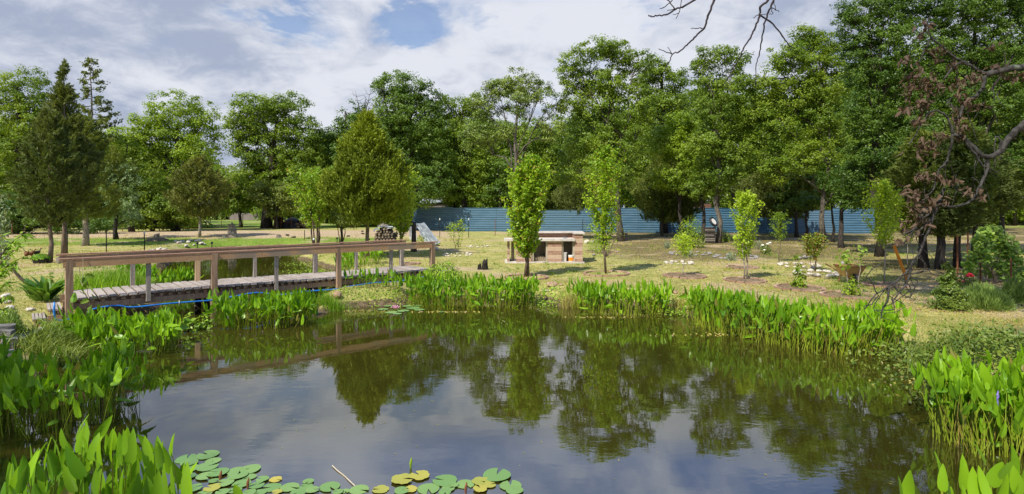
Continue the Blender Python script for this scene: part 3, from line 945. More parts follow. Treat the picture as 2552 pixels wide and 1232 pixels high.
def stems3(mb, p0, p1, r0, bow, segs=3):
    n = len(p0)
    d = unit(p1 - p0)
    a = unit(np.cross(d, np.array([0.3, 1, 0.1]))); b = np.cross(d, a)
    v = np.empty((n, (segs + 1) * 3, 3))
    for s in range(segs + 1):
        t = s / segs
        c = p0 + (p1 - p0) * t + bow * (math.sin(math.pi * t))
        rr = (r0 * (1 - 0.5 * t))[:, None]
        for j in range(3):
            an = j * 2 * math.pi / 3
            v[:, s * 3 + j] = c + (a * math.cos(an) + b * math.sin(an)) * rr
    i = np.arange(n)[:, None] * ((segs + 1) * 3)
    q = [i + np.array([[s * 3 + j, s * 3 + (j + 1) % 3, s * 3 + 3 + (j + 1) % 3, s * 3 + 3 + j]]) for s in range(segs) for j in range(3)]
    mb.arr(v.reshape(-1, 3), np.concatenate(q))


def pickerel(label, roots, h, leafL=0.19, leafW=0.085, group='pickerelweed clumps around the pond', spikes=0, jitter=0.18, low=0.35, lean=(0, 0), out=None, stem_r=0.0055, name='pickerelweed'):
    """A stand of pickerelweed: every stalk rises from the water and ends in one upright blade."""
    roots = np.asarray(roots, float)
    n = len(roots)
    c = roots.mean(0)
    root = empty(name, (c[0], c[1], 0), label, 'water plant', group)
    hh = h * np.clip(np.where(rng.random(n) < .62, rng.normal(0.90, .11, n), rng.uniform(.38, .85, n)), low, 1.12)
    az = rng.random(n) * 2 * np.pi
    o = np.stack([np.cos(az), np.sin(az), np.zeros(n)], 1)
    away = roots - c; away[:, 2] = 0
    spread = away / (np.abs(away).max() + 1e-6)
    tilt = (0.05 + 0.16 * rng.random(n))[:, None]
    tip = roots + o * hh[:, None] * tilt + spread * hh[:, None] * 0.16 + np.array([lean[0], lean[1], 0]) * hh[:, None]
    L = leafL * np.clip(rng.normal(1, 0.2, n), 0.5, 1.5)
    tip[:, 2] = roots[:, 2] + hh - L * 0.75
    bow = o * hh[:, None] * 0.05 * rng.normal(size=(n, 1))
    st, lv = MB(), MB()
    stems3(st, roots, tip, np.full(n, stem_r) * (0.8 + 0.4 * rng.random(n)), bow)
    ax = unit(np.array([0, 0, 1.0]) + o * 0.55 * rng.random((n, 1)) + 0.20 * rng.normal(size=(n, 3)))
    drop = rng.random(n) < 0.13
    ax[drop] = unit(o[drop] + np.array([0, 0, -0.1]))
    nr = unit(o * 1.0 + 0.5 * rng.normal(size=(n, 3)) + np.array([0, 0, 0.15]))
    big_leaves(lv, tip, ax, nr, L, leafW * .86 * np.clip(rng.normal(1, 0.28, n), 0.4, 1.5))
    st.build('stems', M['pickerel_stem'], root)
    lv.build('leaves', M['pickerel'], root)
    for i in range(spikes):
        j = rng.integers(0, n)
        mb = MB(); q = Vector(tip[j]) + Vector((0.02, -0.03, L[j] * 0.45))
        mb.tube([q - Vector((0, 0, 0.10)), q, q + Vector((0, 0, 0.03)), q + Vector((0.004, 0, 0.08))], [0.005, 0.011, 0.012, 0.004], 6)
        mb.build('flower_spike', M['purple'], root)
    return root


def strip_roots(line, depth, n, wob=0.12):
    """Roots behind a waterline given in pixels, spreading `depth` metres away from the camera."""
    pts = np.array([on_water(*p) for p in line])
    seg = np.linalg.norm(np.diff(pts, axis=0), axis=1); cum = np.concatenate([[0], np.cumsum(seg)])
    t = rng.random(n) * cum[-1]
    i = np.clip(np.searchsorted(cum, t, side='right') - 1, 0, len(seg) - 1)
    f = ((t - cum[i]) / seg[i])[:, None]
    p = pts[i] + (pts[i + 1] - pts[i]) * f
    dep = depth if np.isscalar(depth) else np.interp(t / cum[-1], np.linspace(0, 1, len(depth)), depth)
    v = rng.random(n) * dep
    dirv = unit(np.concatenate([p, np.zeros((n, 1))], 1))[:, :2]
    p = p + dirv * v[:, None] + rng.normal(0, wob, (n, 2)) * np.array([1, 0.5])
    z = np.maximum(height(p[:, 0], p[:, 1]), -0.05)
    return np.stack([p[:, 0], p[:, 1], z], 1)
# ---------------------------------------------------------------- the woods and the trees round the field
WOOD_TOP = np.array([(-200, 290), (250, 300), (330, 310), (500, 320), (540, 400), (620, 412), (660, 340), (760, 305), (840, 325), (930, 265), (1100, 262), (1250, 280), (1400, 275), (1600, 215), (1750, 195), (1900, 195), (2050, 180),
                     (2200, 110), (2800, 60)])


def far_woods():
    crown, wood = MB(), MB()
    n = 150
    for i in range(n):
        px = -250 + 3050 * (i + random.random()) / n
        Y = random.uniform(60, 92)
        if 470 < px < 800: Y = random.uniform(96, 118)
        if px < 470: Y = random.uniform(54, 80)
        if px > 2250: Y = random.uniform(44, 75)
        if px > 2440: Y = random.uniform(62, 90)
        top = np.interp(px, WOOD_TOP[:, 0], WOOD_TOP[:, 1]) + random.uniform(-5, 55)
        b = Vector((X(px, Y), Y, 0.5))
        zt = EYE + (HY - top) / F * Y
        k = max(3, int((zt - 0.5) / 2.6))
        for j in range(k):
            z = 1.0 + (zt - 2.2) * (j + 0.5) / k
            r = random.uniform(2.0, 3.1) * (1.1 if j else 0.85)
            c = np.array([b.x + random.uniform(-1.6, 1.6), Y + random.uniform(-1.5, 1.5), z])
            cen, o = lobe_clumps(c, np.array([r, r, 1.8]), 0.95, 0.75)
            leaf_clumps(crown, cen, o, 0.95, 34, 0.31)
        wood.tube(bend(b, Vector((b.x, Y, zt * 0.8)), 4, 0.015), [0.24, 0.2, 0.16, 0.1, 0.05], 6)
    o = crown.build('far_woods', M['oak'])
    tag(o, 'dense mass of leafy woodland filling the view behind the fence and field', 'woods', kind='stuff')
    wood.build('trunks', M['bark_dark'], o, smooth=True)


far_woods()

broadleaf('yellow green oak rising at the far left edge behind the dark cedars', 45, None, 50,
          [(45, 232, 62, 60), (8, 300, 60, 70), (85, 300, 34, 60), (40, 380, 90, 70), (10, 450, 70, 60), (90, 460, 70, 60)], 'oak_yellow', 0.35)
conifer('dark cedar with the straight trunk nearest the left edge, beside the black planter tub', 123, 655, 258, 62, 'cedar_dark', bare=0.24, n=36000, trunk=0.085, shape=1.0, sprayL=0.14, open_=0.62, group='cedars at the left of the field')
conifer('tallest dark cedar at the left, its ragged top a point against the sky', 159, 642, 155, 70, 'cedar_dark', bare=0.26, n=56000, trunk=0.10, shape=1.3, sprayL=0.15, open_=0.50, skirt=0.28, group='cedars at the left of the field')
conifer('olive cedar with a pale trunk base standing alone on the sunlit field at the left', 213, 613, 292, 84, 'cedar', bare=0.22, n=40000, trunk=0.16, shape=0.8, sprayL=0.18, open_=0.60, bark='bark_light', group='cedars at the left of the field')
conifer('small brownish cedar with a bare slim trunk on the sandy strip beyond the pond', 497, 592, 392, 62, 'cedar_brown', bare=0.27, n=24000, trunk=0.10, sprayL=0.21, shape=0.8, bark='bark_light', open_=0.35)


def tier_pine(label, px, Y, top_py, base_z=0.5):
    b = Vector((X(px, Y), Y, base_z))
    root = empty('sparse_conifer', b, label, 'tree')
    wood, fol = MB(), MB()
    top = P(px + 6, top_py, Y)
    H = top.z - b.z
    wood.tube(bend(b, top, 9, 0.004), [0.17 * (1 - 0.93 * i / 9) for i in range(10)], 7)
    pos, al = [], []
    zs = np.linspace(0.42, 0.99, 44)
    for i, f in enumerate(zs):
        R = max(0.25, 2.6 * min(1.0, (1.0 - f) * 2.6 + 0.10))
        a = i * 2.3 + random.random()
        ln = R * random.uniform(0.55, 1.1)
        s = b.lerp(top, f)
        e = s + Vector((math.cos(a) * ln, math.sin(a) * ln * 0.8, ln * random.uniform(-0.05, 0.35)))
        br = bend(s, e, 4, 0.04, (0, 0, -0.08 * ln))
        wood.tube(br, [0.05 * (1.2 - f) + 0.012, 0.03, 0.02, 0.014, 0.006], 4, cap=False)
        m = int(30 + 90 * ln)
        t = 0.35 + 0.65 * rng.random(m); k = np.minimum((t * 4).astype(int), 3)
        A = np.array([tuple(q) for q in br])
        q = A[k] + (A[k + 1] - A[k]) * (t * 4 - k)[:, None] + rng.normal(0, 0.10, (m, 3))
        tw = gapnoise(q, 7.0) > -0.25
        pos.append(q[tw]); al.append(unit(rng.normal(size=(int(tw.sum()), 3)) + np.array([0, 0, 0.5])))
    pos = np.concatenate(pos); al = np.concatenate(al)
    nr = rdir(len(pos)); nr = unit(nr - al * (nr * al).sum(1, keepdims=True))
    L = 0.20 * (0.6 + 0.8 * rng.random(len(pos)))
    leaf_quads(fol, pos, nr, L, L * 0.45, along=al)
    wood.build('trunk', M['bark'], root, smooth=True)
    fol.build('crown', M['cedar_dark'], root)


tier_pine('sparse see-through conifer with tiered branches standing up against the sky behind the cedars', 222, 44, 142)

broadleaf('soft grey green willow-like tree between the cedars and the brownish cedar', 290, None, 37,
          [(315, 445, 36, 34), (262, 430, 30, 34), (285, 500, 55, 40), (320, 540, 30, 24)], 'willow', 0.14, leaf=0.8, dens=0.8)
broadleaf('bright green oak with sky gaps in its crown, left of the notch of sky', 437, None, 50,
          [(438, 278, 60, 46), (372, 322, 52, 44), (502, 300, 42, 44, 0.5, 0.8), (535, 350, 26, 46, 1, 0.6), (425, 350, 62, 46), (330, 372, 50, 44), (478, 388, 46, 46, -1, 0.9), (300, 345, 34, 34), (385, 425, 70, 50), (455, 462, 56, 44)],
          'bright', 0.33, trunk_top=(445, 300))
broadleaf('lime green tree low behind the dark cedars, under the bright oak', 330, None, 46, [(320, 400, 44, 40), (262, 372, 46, 40), (360, 470, 56, 50), (300, 470, 46, 44)], 'oak_yellow', 0.2)
broadleaf('shady broadleaf tree at the field edge behind the wire fence', 380, None, 47, [(345, 500, 60, 44), (420, 515, 56, 40), (470, 520, 34, 40), (395, 545, 80, 26)], 'oak', 0.18)
broadleaf('dark low tree at the far left edge behind the field', 30, None, 42, [(10, 520, 60, 46), (80, 530, 50, 40), (40, 560, 70, 22), (150, 545, 60, 34), (240, 555, 60, 26)], 'oak_dark', 0.16)

broadleaf('broad round-headed oak with a thick trunk beside the brush pile', 664, 569, 58,
          [(640, 268, 60, 34), (712, 272, 56, 36), (600, 300, 40, 40), (655, 318, 72, 48), (748, 330, 56, 46), (785, 372, 34, 40), (602, 360, 36, 34, 0, 0.8), (690, 385, 84, 50), (770, 420, 52, 46),
           (640, 430, 50, 40), (710, 460, 70, 44), (622, 395, 26, 24, 0, 0.7)], 'oak', 0.50, trunk_top=(690, 290), dens=0.95)
broadleaf('small olive tree overhanging the brush pile from the thick oak trunk', 690, None, 55, [(655, 485, 40, 34), (690, 515, 34, 24), (720, 490, 34, 30)], 'cedar', 0.14)
broadleaf('low spreading tree below the notch of sky, left of the thick oak trunk', 600, None, 60, [(590, 455, 46, 36), (640, 478, 44, 34), (566, 490, 36, 36), (610, 505, 50, 26), (545, 455, 24, 30)], 'oak', 0.2)
broadleaf('leafy tree behind the golden cedar with dead twigs at its head', 880, None, 60,
          [(878, 292, 38, 42), (905, 330, 36, 40), (836, 345, 34, 36), (806, 352, 26, 30), (860, 392, 62, 52), (800, 410, 36, 44), (850, 460, 70, 50)], 'oak_dark', 0.3)


def bare_tree(label, px, Y, base_py, tips, r=0.07):
    b = P(px, base_py, Y)
    root = empty('bare_tree', b, label, 'tree')
    wood = MB()
    for (tx, ty) in tips:
        e = P(tx, ty, Y + random.uniform(-1.5, 1.5))
        m = bend(b, e, 5, 0.05)
        wood.tube(m, [r, r * 0.8, r * 0.6, r * 0.42, r * 0.28, r * 0.12], 5)
        for k in range(7):
            j = random.choice((2, 3, 4)); L = (e - b).length * random.uniform(0.15, 0.4)
            q = m[j] + Vector((random.uniform(-1, 1), random.uniform(-.6, .6), random.uniform(0.2, 1.2))).normalized() * L
            wood.tube(bend(m[j], q, 3, 0.08), [r * 0.35, r * 0.25, r * 0.15, r * 0.07], 4, cap=False)
    wood.build('branches', M['bark_dark'], root)


bare_tree('leafless grey dead branches poking into the sky above the leafy tree', 905, 58, 300, [(885, 225), (930, 222), (912, 240), (945, 250)])
broadleaf('tall dark green oak behind the golden cedar, its crown breaking the skyline', 1015, None, 50,
          [(990, 215, 52, 38), (942, 203, 20, 16, 0, 0.7), (1045, 235, 44, 38), (1075, 270, 34, 40), (1000, 275, 70, 48), (1065, 330, 52, 50), (985, 345, 62, 56), (1030, 410, 70, 56), (1085, 420, 50, 60), (1040, 475, 76, 36)],
          'oak_dark', 0.4, trunk_top=(1000, 230))
broadleaf('yellowish oak left of the half-bare tree, level with the skyline', 1150, None, 52,
          [(1122, 272, 36, 34), (1180, 275, 38, 40), (1130, 330, 50, 48), (1195, 340, 50, 50), (1150, 405, 66, 52), (1130, 465, 66, 44), (1210, 440, 50, 60)], 'oak_yellow', 0.3)
broadleaf('half-bare oak with pale forking limbs and thin leaf tufts behind the leafy young pear', 1283, 604, 36,
          [(1290, 205, 58, 26, 0, 0.55), (1240, 225, 36, 28, 0, 0.6), (1345, 232, 36, 30, 0, 0.5), (1205, 270, 44, 34, 0.5, 0.5), (1385, 262, 24, 30, 0, 0.6), (1300, 262, 60, 30, 0, 0.4), (1375, 320, 36, 30, 0, 0.4), (1195, 335, 50, 36, 0.5, 0.6),
           (1255, 330, 26, 24, 0, 0.3)], 'dull', 0.17, bark='bark', trunk_top=(1288, 260), fork=0.5, twigs=14, leaf=0.95, dens=1.7)
broadleaf('yellow green oak filling the gap behind the half-bare oak', 1300, None, 60,
          [(1240, 345, 56, 50), (1320, 350, 60, 50), (1390, 370, 46, 56), (1280, 420, 76, 52), (1370, 440, 60, 46), (1240, 470, 60, 40), (1330, 490, 70, 30)], 'oak_yellow', 0.3)
broadleaf('lofty oak with pale sunlit leaf tufts, tallest in the middle of the skyline', 1548, 602, 45,
          [(1478, 128, 52, 28), (1540, 130, 44, 28), (1425, 165, 34, 30, 0, 0.9), (1592, 160, 34, 36), (1455, 200, 56, 44), (1530, 205, 64, 46), (1440, 262, 44, 40), (1510, 285, 70, 50), (1595, 262, 46, 60), (1460, 345, 56, 46, 1.0),
           (1545, 360, 70, 50), (1500, 430, 76, 44), (1420, 420, 40, 50, 2)], 'oak', 0.22, trunk_top=(1520, 180), bark='bark', dens=0.95)
broadleaf('rounded oak just right of the loftiest one, lower shoulder of the skyline', 1655, None, 47,
          [(1640, 175, 44, 34), (1684, 192, 26, 34), (1612, 225, 40, 48), (1668, 250, 50, 48), (1630, 310, 56, 50), (1600, 400, 60, 50)], 'oak', 0.3)
broadleaf('vivid green young oak with sunlit leaves in front of the darker oaks', 1700, 596, 41,
          [(1682, 312, 40, 34), (1725, 325, 34, 36), (1655, 362, 44, 44), (1705, 385, 50, 46), (1745, 400, 34, 46), (1670, 440, 54, 36)], 'bright', 0.13, trunk_top=(1690, 330))
broadleaf('many-headed oak under the dangling twigs, its crown split into narrow heads', 1790, 606, 50,
          [(1748, 150, 26, 34), (1800, 138, 30, 26), (1842, 152, 24, 32), (1765, 205, 44, 44), (1835, 220, 52, 46), (1790, 280, 66, 50), (1860, 300, 46, 50), (1770, 350, 60, 50), (1830, 390, 70, 50), (1790, 440, 60, 36)], 'oak', 0.17,
          trunk_top=(1795, 200), bark='bark')
broadleaf('large yellow green oak with a domed crown left of the dark oaks', 2052, 606, 38,
          [(2005, 95, 44, 32), (2048, 110, 42, 36), (1960, 140, 44, 40), (2090, 150, 36, 46), (2010, 165, 70, 48), (1925, 205, 44, 44), (2060, 215, 60, 50), (1970, 245, 70, 50), (1895, 280, 44, 50), (2040, 290, 64, 50), (1940, 330, 70, 50),
           (2080, 350, 50, 60), (2000, 390, 70, 50), (2090, 430, 50, 44), (1930, 420, 50, 40)], 'oak_yellow', 0.16, trunk_top=(2040, 150), bark='bark')
broadleaf('huge dark oak reaching the top edge, left one of the tall dark pair', 2190, 640, 30,
          [(2120, 45, 44, 44), (2170, 20, 60, 50), (2240, 10, 60, 60), (2150, 110, 56, 50), (2220, 100, 70, 60), (2170, 190, 66, 56), (2245, 200, 60, 60), (2150, 280, 60, 56), (2230, 300, 70, 60), (2180, 380, 70, 56), (2140, 440, 50, 44), (2250, 420, 60, 60)],
          'oak_dark', 0.17, trunk_top=(2200, 60))
broadleaf('huge dark oak at the right edge, its crown running out of the top', 2440, 640, 30,
          [(2320, 20, 60, 60), (2400, 0, 70, 60), (2480, 10, 70, 60), (2545, 40, 60, 80), (2340, 120, 70, 60), (2430, 110, 70, 70), (2520, 160, 70, 70), (2310, 220, 56, 60), (2390, 230, 70, 60), (2480, 260, 70, 70), (2560, 280, 60, 80), (2330, 330, 70, 60),
           (2420, 350, 70, 60), (2520, 380, 70, 60)], 'oak_dark', 0.20, trunk_top=(2430, 40))
# trunks before the blue fence, with their small dark heads
for (px, bp, tr, lob, mt, lb) in (
        (1247, 576, 0.13, [(1250, 430, 40, 40), (1230, 480, 40, 28)], 'oak_dark', 'slim-trunked tree close against the blue fence, left of the young pear'),
        (1755, 602, 0.15, [(1760, 430, 44, 36), (1735, 470, 36, 30)], 'oak', 'dark slender tree right behind the round green bush and log stack'),
        (1985, 592, 0.14, [(1985, 450, 50, 40), (1960, 500, 40, 24)], 'oak_dark', 'leaning dark trunk where the blue fence changes shade'),
        (2097, 618, 0.15, [(2100, 450, 50, 40), (2120, 500, 40, 26)], 'oak_dark', 'stout dark trunk nearest the right end of the blue fence'),
        (2076, 604, 0.10, [(2075, 480, 36, 30)], 'oak_dark', 'thin dark stem just left of the stout trunk'),
        (1130, 574, 0.18, [(1120, 470, 44, 36), (1150, 500, 36, 20)], 'oak', 'leafy tree leaning over the left part of the blue fence'),
        (2010, 600, 0.12, [(2010, 500, 40, 20)], 'oak_dark', 'narrow shaded tree between the domed oak and the leaning trunk')):
    broadleaf(lb, px, bp, None, lob, mt, tr, bark='bark_dark' if px != 1247 else 'bark', group='slim trees before the blue fence', twigs=4)
conifer('small dark cedar in front of the blue fence between the two pears', 1443, 577, 425, 56, 'cedar_dark', bare=0.20, n=22000, trunk=0.09, sprayL=0.22, shape=0.8, open_=0.3)
conifer('dark cedar with twin pale trunks before the blue fence', 1650, 588, 380, 62, 'cedar', bare=0.18, n=26000, trunk=0.11, sprayL=0.22, shape=0.8, bark='bark', open_=0.1)
conifer('second dark cedar touching the twin-trunked cedar on its right', 1694, 588, 410, 50, 'cedar_dark', bare=0.20, n=20000, trunk=0.08, sprayL=0.22, shape=0.8, open_=0.1, bark='bark')
conifer('blackish cedar spreading before the right part of the blue fence', 1945, 588, 385, 92, 'cedar_dark', bare=0.22, n=40000, trunk=0.10, sprayL=0.22, shape=0.7, open_=0.1, bark='bark_dark')
# cedars at the right edge
for (px, bp, tp, hw, mt, lb, tr) in (
        (2302, 668, 330, 72, 'cedar', 'olive cedar with feathery low sprays behind the orange pole', 0.16),
        (2345, 672, 380, 60, 'cedar_dark', 'dark cedar trunk second in the close cedar group at the right', 0.17),
        (2388, 668, 300, 66, 'cedar', 'tall cedar in the middle of the close cedar group', 0.13),
        (2432, 650, 330, 70, 'cedar_dark', 'shaded cedar behind the grape vine', 0.14),
        (2496, 620, 290, 72, 'cedar', 'cedar with a bare trunk behind the vine beside the sunlit grass gap', 0.14)):
    conifer(lb, px, bp, tp, hw, mt, bare=0.30, n=36000, trunk=tr, sprayL=0.15, shape=0.65, open_=0.42, bark='bark_dark', up=0.2, group='cedars at the right edge')
conifer('big golden green cedar with a full teardrop crown beyond the bridge', 915, 643, 288, 90, 'cedar_gold', bare=0.27, n=120000, trunk=0.10, sprayL=0.165, shape=0.92, skirt=0.34, up=1.1, open_=0.25, plume=3.6, bark='bark_cedar')
broadleaf('dark leafy limbs under the golden cedar on its shaded left side', 850, 620, 27, [(835, 520, 34, 30), (870, 545, 40, 22), (815, 490, 26, 30)], 'cedar', 0.07, leaf=0.7)

# great oaks beside and behind the camera: their limbs hang over the pond and shade it
def shade_oak(label, b, blobs, mat='oak_dark', tr=0.4):
    b = Vector((b[0], b[1], max(hz(b[0], b[1]), 0.3)))
    root = empty('oak_tree', b, label, 'tree')
    crown, wood = MB(), MB()
    top = b + Vector((0, 0, 9))
    tp = bend(b - Vector((0, 0, .2)), top, 5, 0.02)
    wood.tube(tp, [tr * 1.3, tr, tr * .9, tr * .75, tr * .6, tr * .4], 9)
    for (x, y, z, r) in blobs:
        c = np.array([x, y, z])
        cen, o = lobe_clumps(c, np.array([r, r, r * 0.7]), 0.55, 0.75)
        leaf_clumps(crown, cen, o, 0.55, 26, 0.20)
        wood.tube(bend(tp[3], c, 4, 0.05), [tr * .5, tr * .4, tr * .3, tr * .2, tr * .1], 6)
    wood.build('trunk', M['bark'], root, smooth=True)
    crown.build('crown', M[mat], root)
    return root


shade_oak('old oak just outside the right edge, its high limbs reaching over the pond', (9.6, 6.0), [(8.5, 8.5, 11.5, 2.6), (5.5, 9.5, 11.8, 2.0), (11.5, 10.5, 12, 2.6), (9, 13, 13.2, 2.4), (6.5, 6.5, 11.5, 2.2), (12.5, 7, 11, 2.6), (9.5, 4.5, 11.5, 2.6), (12.5, 13.5, 13.2, 2.2)])
shade_oak('old oak behind the camera on the left bank', (-10.5, -3.5), [(-11.0, -1.0, 10.5, 2.1), (-13, -2.5, 11, 2.2), (-11.8, 1.2, 10.2, 1.7), (-12.6, -0.2, 9.5, 1.8)])
# ---------------------------------------------------------------- fences and the far side of the field
def ordinal(i):
    W_ = ['first', 'second', 'third', 'fourth', 'fifth', 'sixth', 'seventh', 'eighth', 'ninth', 'tenth', 'eleventh', 'twelfth', 'thirteenth', 'fourteenth', 'fifteenth', 'sixteenth', 'seventeenth', 'eighteenth', 'nineteenth', 'twentieth']
    if i < 20: return W_[i]
    t, u = divmod(i + 1, 10)
    tens = {2: 'twenty', 3: 'thirty', 4: 'forty', 5: 'fifty', 6: 'sixty', 7: 'seventy'}[t]
    return (tens + '-' + W_[u - 1]) if u else {2: 'twentieth', 3: 'thirtieth', 4: 'fortieth', 5: 'fiftieth', 6: 'sixtieth', 7: 'seventieth'}[t]


def blue_fence():
    px = [1025, 1130, 1238, 1345, 1455, 1590, 1700, 1800, 1985, 2075, 2180]
    Ys = np.interp(px, [1025, 1600, 2180], [51.5, 48, 46.5])
    base = Vector((X(1590, 48), 48, hz(X(1590, 48), 48)))
    root = empty('steel_fence', base, 'long blue fence of horizontally ribbed steel sheets across the back of the lawn', 'fence')
    for i in range(len(px) - 1):
        a = np.array([X(px[i], Ys[i]), Ys[i]]); b = np.array([X(px[i + 1], Ys[i + 1]), Ys[i + 1]])
        d = (b - a) / np.linalg.norm(b - a); nrm = np.array([d[1], -d[0]])
        za = hz(*((a + b) / 2)) - 0.05
        hgt = 2.02 + random.uniform(-0.03, 0.03)
        prof = []
        z = 0.0
        while z < hgt - 0.01:
            prof += [(0.0, z), (0.0, z + 0.13), (0.035, z + 0.15), (0.035, z + 0.18)]
            z += 0.20
        prof = np.array(prof); n = len(prof)
        off = 0.012 * (i % 2)
        v = []
        for e, sgn in ((a + d * 0.004, 0), (b - d * 0.004, 0)):
            for (o, zz) in prof:
                p = e + nrm * (o + off); v.append((p[0], p[1], za + zz))
        for e in (a + d * 0.004, b - d * 0.004):
            for (o, zz) in prof:
                p = e + nrm * (o + off - 0.006); v.append((p[0], p[1], za + zz))
        q = [(k, n + k, n + k + 1, k + 1) for k in range(n - 1)] + [(2 * n + k + 1, 3 * n + k + 1, 3 * n + k, 2 * n + k) for k in range(n - 1)]
        MB().arr(v, q).build('panel', M['blue_fence'], root)
        c = a - nrm * 0.06
        MB().tube([(c[0], c[1], za), (c[0], c[1], za + hgt + 0.16)], 0.03, 6).build('post', M['green_post'], root)


blue_fence()


def post_fence(label, name, pts, h, boards, mat, post_w=0.09, gap=0.0, slat=0.14):
    b = Vector((pts[0][0], pts[0][1], hz(*pts[0])))
    root = empty(name, b, label, 'fence')
    pk = MB()
    for (a, c) in zip(pts[:-1], pts[1:]):
        a, c = Vector((*a, 0)), Vector((*c, 0)); d = c - a; n = int(d.length / (slat + gap)); d.normalize()
        rz = math.atan2(d.y, d.x)
        for i in range(n):
            p = a + d * (i + 0.5) * (slat + gap)
            hh = h + random.uniform(-0.04, 0.04)
            pk.box((p.x, p.y, hz(p.x, p.y) + hh / 2 - 0.05), (slat * 0.94, 0.02, hh), rz)
        for i in range(0, n, 14):
            p = a + d * (i + 0.1) * (slat + gap); nn = Vector((-d.y, d.x, 0)) * 0.07
            MB().box((p.x + nn.x, p.y + nn.y, hz(p.x, p.y) + h / 2), (post_w, post_w, h), rz).build('post', M[mat], root)
    pk.build('boards', M[mat], root)


post_fence('low weathered grey picket fence far off across the bright grass', 'picket_fence', [(X(572, 100), 100), (X(668, 96), 96)], 1.25, None, 'wood_fence')
post_fence('brown board fence glimpsed over the blue fence behind the sideways log stack', 'board_fence', [(X(1685, 56), 56), (X(1775, 56), 56)], 2.55, None, 'wood_red')
post_fence('brown board fence glimpsed over the blue fence behind the blackish cedar', 'board_fence', [(X(1880, 55), 55), (X(2000, 54), 54)], 2.5, None, 'wood_red')


def wire_fence(label, posts, h, wires, mat, gz=None, r=0.028):
    b = gp(*posts[0]) if gz is None else None
    root = empty('wire_fence', b, label, 'fence')
    P0 = []
    for (px, py) in posts:
        g = gp(px, py); P0.append(g)
        MB().tube([g - Vector((0, 0, .1)), g + Vector((random.uniform(-.03, .03), 0, h))], r, 6).build('post', M[mat], root)
    wb = MB()
    for k in range(wires):
        z = h * (0.12 + 0.82 * k / (wires - 1))
        for a, c in zip(P0[:-1], P0[1:]):
            wb.tube([a + Vector((0, -.02, z)), c + Vector((0, -.02, z))], 0.006, 3, cap=False)
    for a, c in zip(P0[:-1], P0[1:]):
        n = int((c - a).length / 0.5)
        for i in range(n):
            p = a.lerp(c, (i + .5) / n); wb.tube([p + Vector((0, -.02, h * .1)), p + Vector((0, -.02, h * .94))], 0.004, 3, cap=False)
    wb.build('wire_mesh', M['green_post'], root)


wire_fence('rusty-posted wire mesh fence along the back of the sandy strip at the left', [(30, 585), (120, 583), (225, 580), (305, 577), (372, 573), (433, 571), (552, 568), (605, 567)], 1.45, 6, 'rust')

# junk heap and brush pile beside the thick oak
def brush_pile():
    b = gp(680, 569)
    root = empty('brush_pile', b, 'heap of leaning poles, dark tarpaulin and scrap beside the thick oak trunk', 'heap')
    mb = MB()
    for i in range(70):
        a = random.uniform(-.6, 2.6); r = random.uniform(0.4, 1.5)
        p = b + Vector((r * math.cos(a) + .3, r * math.sin(a) * .6, 0)); e = b + Vector((random.uniform(-.1, .9), random.uniform(-.3, .3), random.uniform(1.0, 1.75)))
        mb.tube([p, e], random.uniform(.02, .045), 5)
    mb.build('poles', M['bark_dark'], root)
    t = MB(); t.lathe(b + Vector((1.9, .4, 0)), [(1.1, 0), (1.0, .4), (.75, .8), (.4, 1.0), (.05, 1.1)], 9); t.build('tarpaulin', M['black'], root)
    fr = MB()
    for dx in (0.5, 1.2, 2.2):
        fr.tube([b + Vector((dx, -.9, 0)), b + Vector((dx + .1, -.9, 1.3))], .03, 5)
    fr.tube([b + Vector((.5, -.9, 1.2)), b + Vector((2.3, -.9, 1.3))], .025, 5); fr.tube([b + Vector((.5, -.9, .6)), b + Vector((2.3, -.9, .6))], .025, 5)
    fr.build('rack_frame', M['rust'], root)
    sc = MB()
    for i in range(26):
        p = b + Vector((random.uniform(2.2, 4.6), random.uniform(-.6, .5), random.uniform(.05, .8)))
        sc.box(p, (random.uniform(.1, .5), random.uniform(.1, .4), random.uniform(.05, .35)), random.random() * 3, jit=.03)
    sc.build('scrap', M['sandstone'], root)


brush_pile()


def shed():
    Y = 57; x0, x1 = X(1048, Y), X(1112, Y)
    b = Vector(((x0 + x1) / 2, Y, 0.55))
    root = empty('shed', b, 'shed with a pale metal roof glimpsed between trunks above the blue fence', 'shed')
    w_ = x1 - x0
    mb = MB(); mb.box(b + Vector((0, 1.2, 1.25)), (w_, 2.4, 2.5)); mb.build('wall', M['wood_fence'], root)
    r = MB(); r.arr([(x0 - .2, Y - .2, 3.05), (x1 + .2, Y - .2, 3.25), (x1 + .2, Y + 2.7, 3.75), (x0 - .2, Y + 2.7, 3.55), (x0 - .2, Y - .2, 3.12), (x1 + .2, Y - .2, 3.32), (x1 + .2, Y + 2.7, 3.82), (x0 - .2, Y + 2.7, 3.62)],
                    [(0, 3, 2, 1), (4, 5, 6, 7), (0, 1, 5, 4), (1, 2, 6, 5), (2, 3, 7, 6), (3, 0, 4, 7)])
    r.build('roof', M['sheet_grey'], root)
    dr = MB(); dr.box(b + Vector((.6, -.02, 1.1)), (.9, .03, 2.1)); dr.build('door', M['blue_fence'], root)


shed()

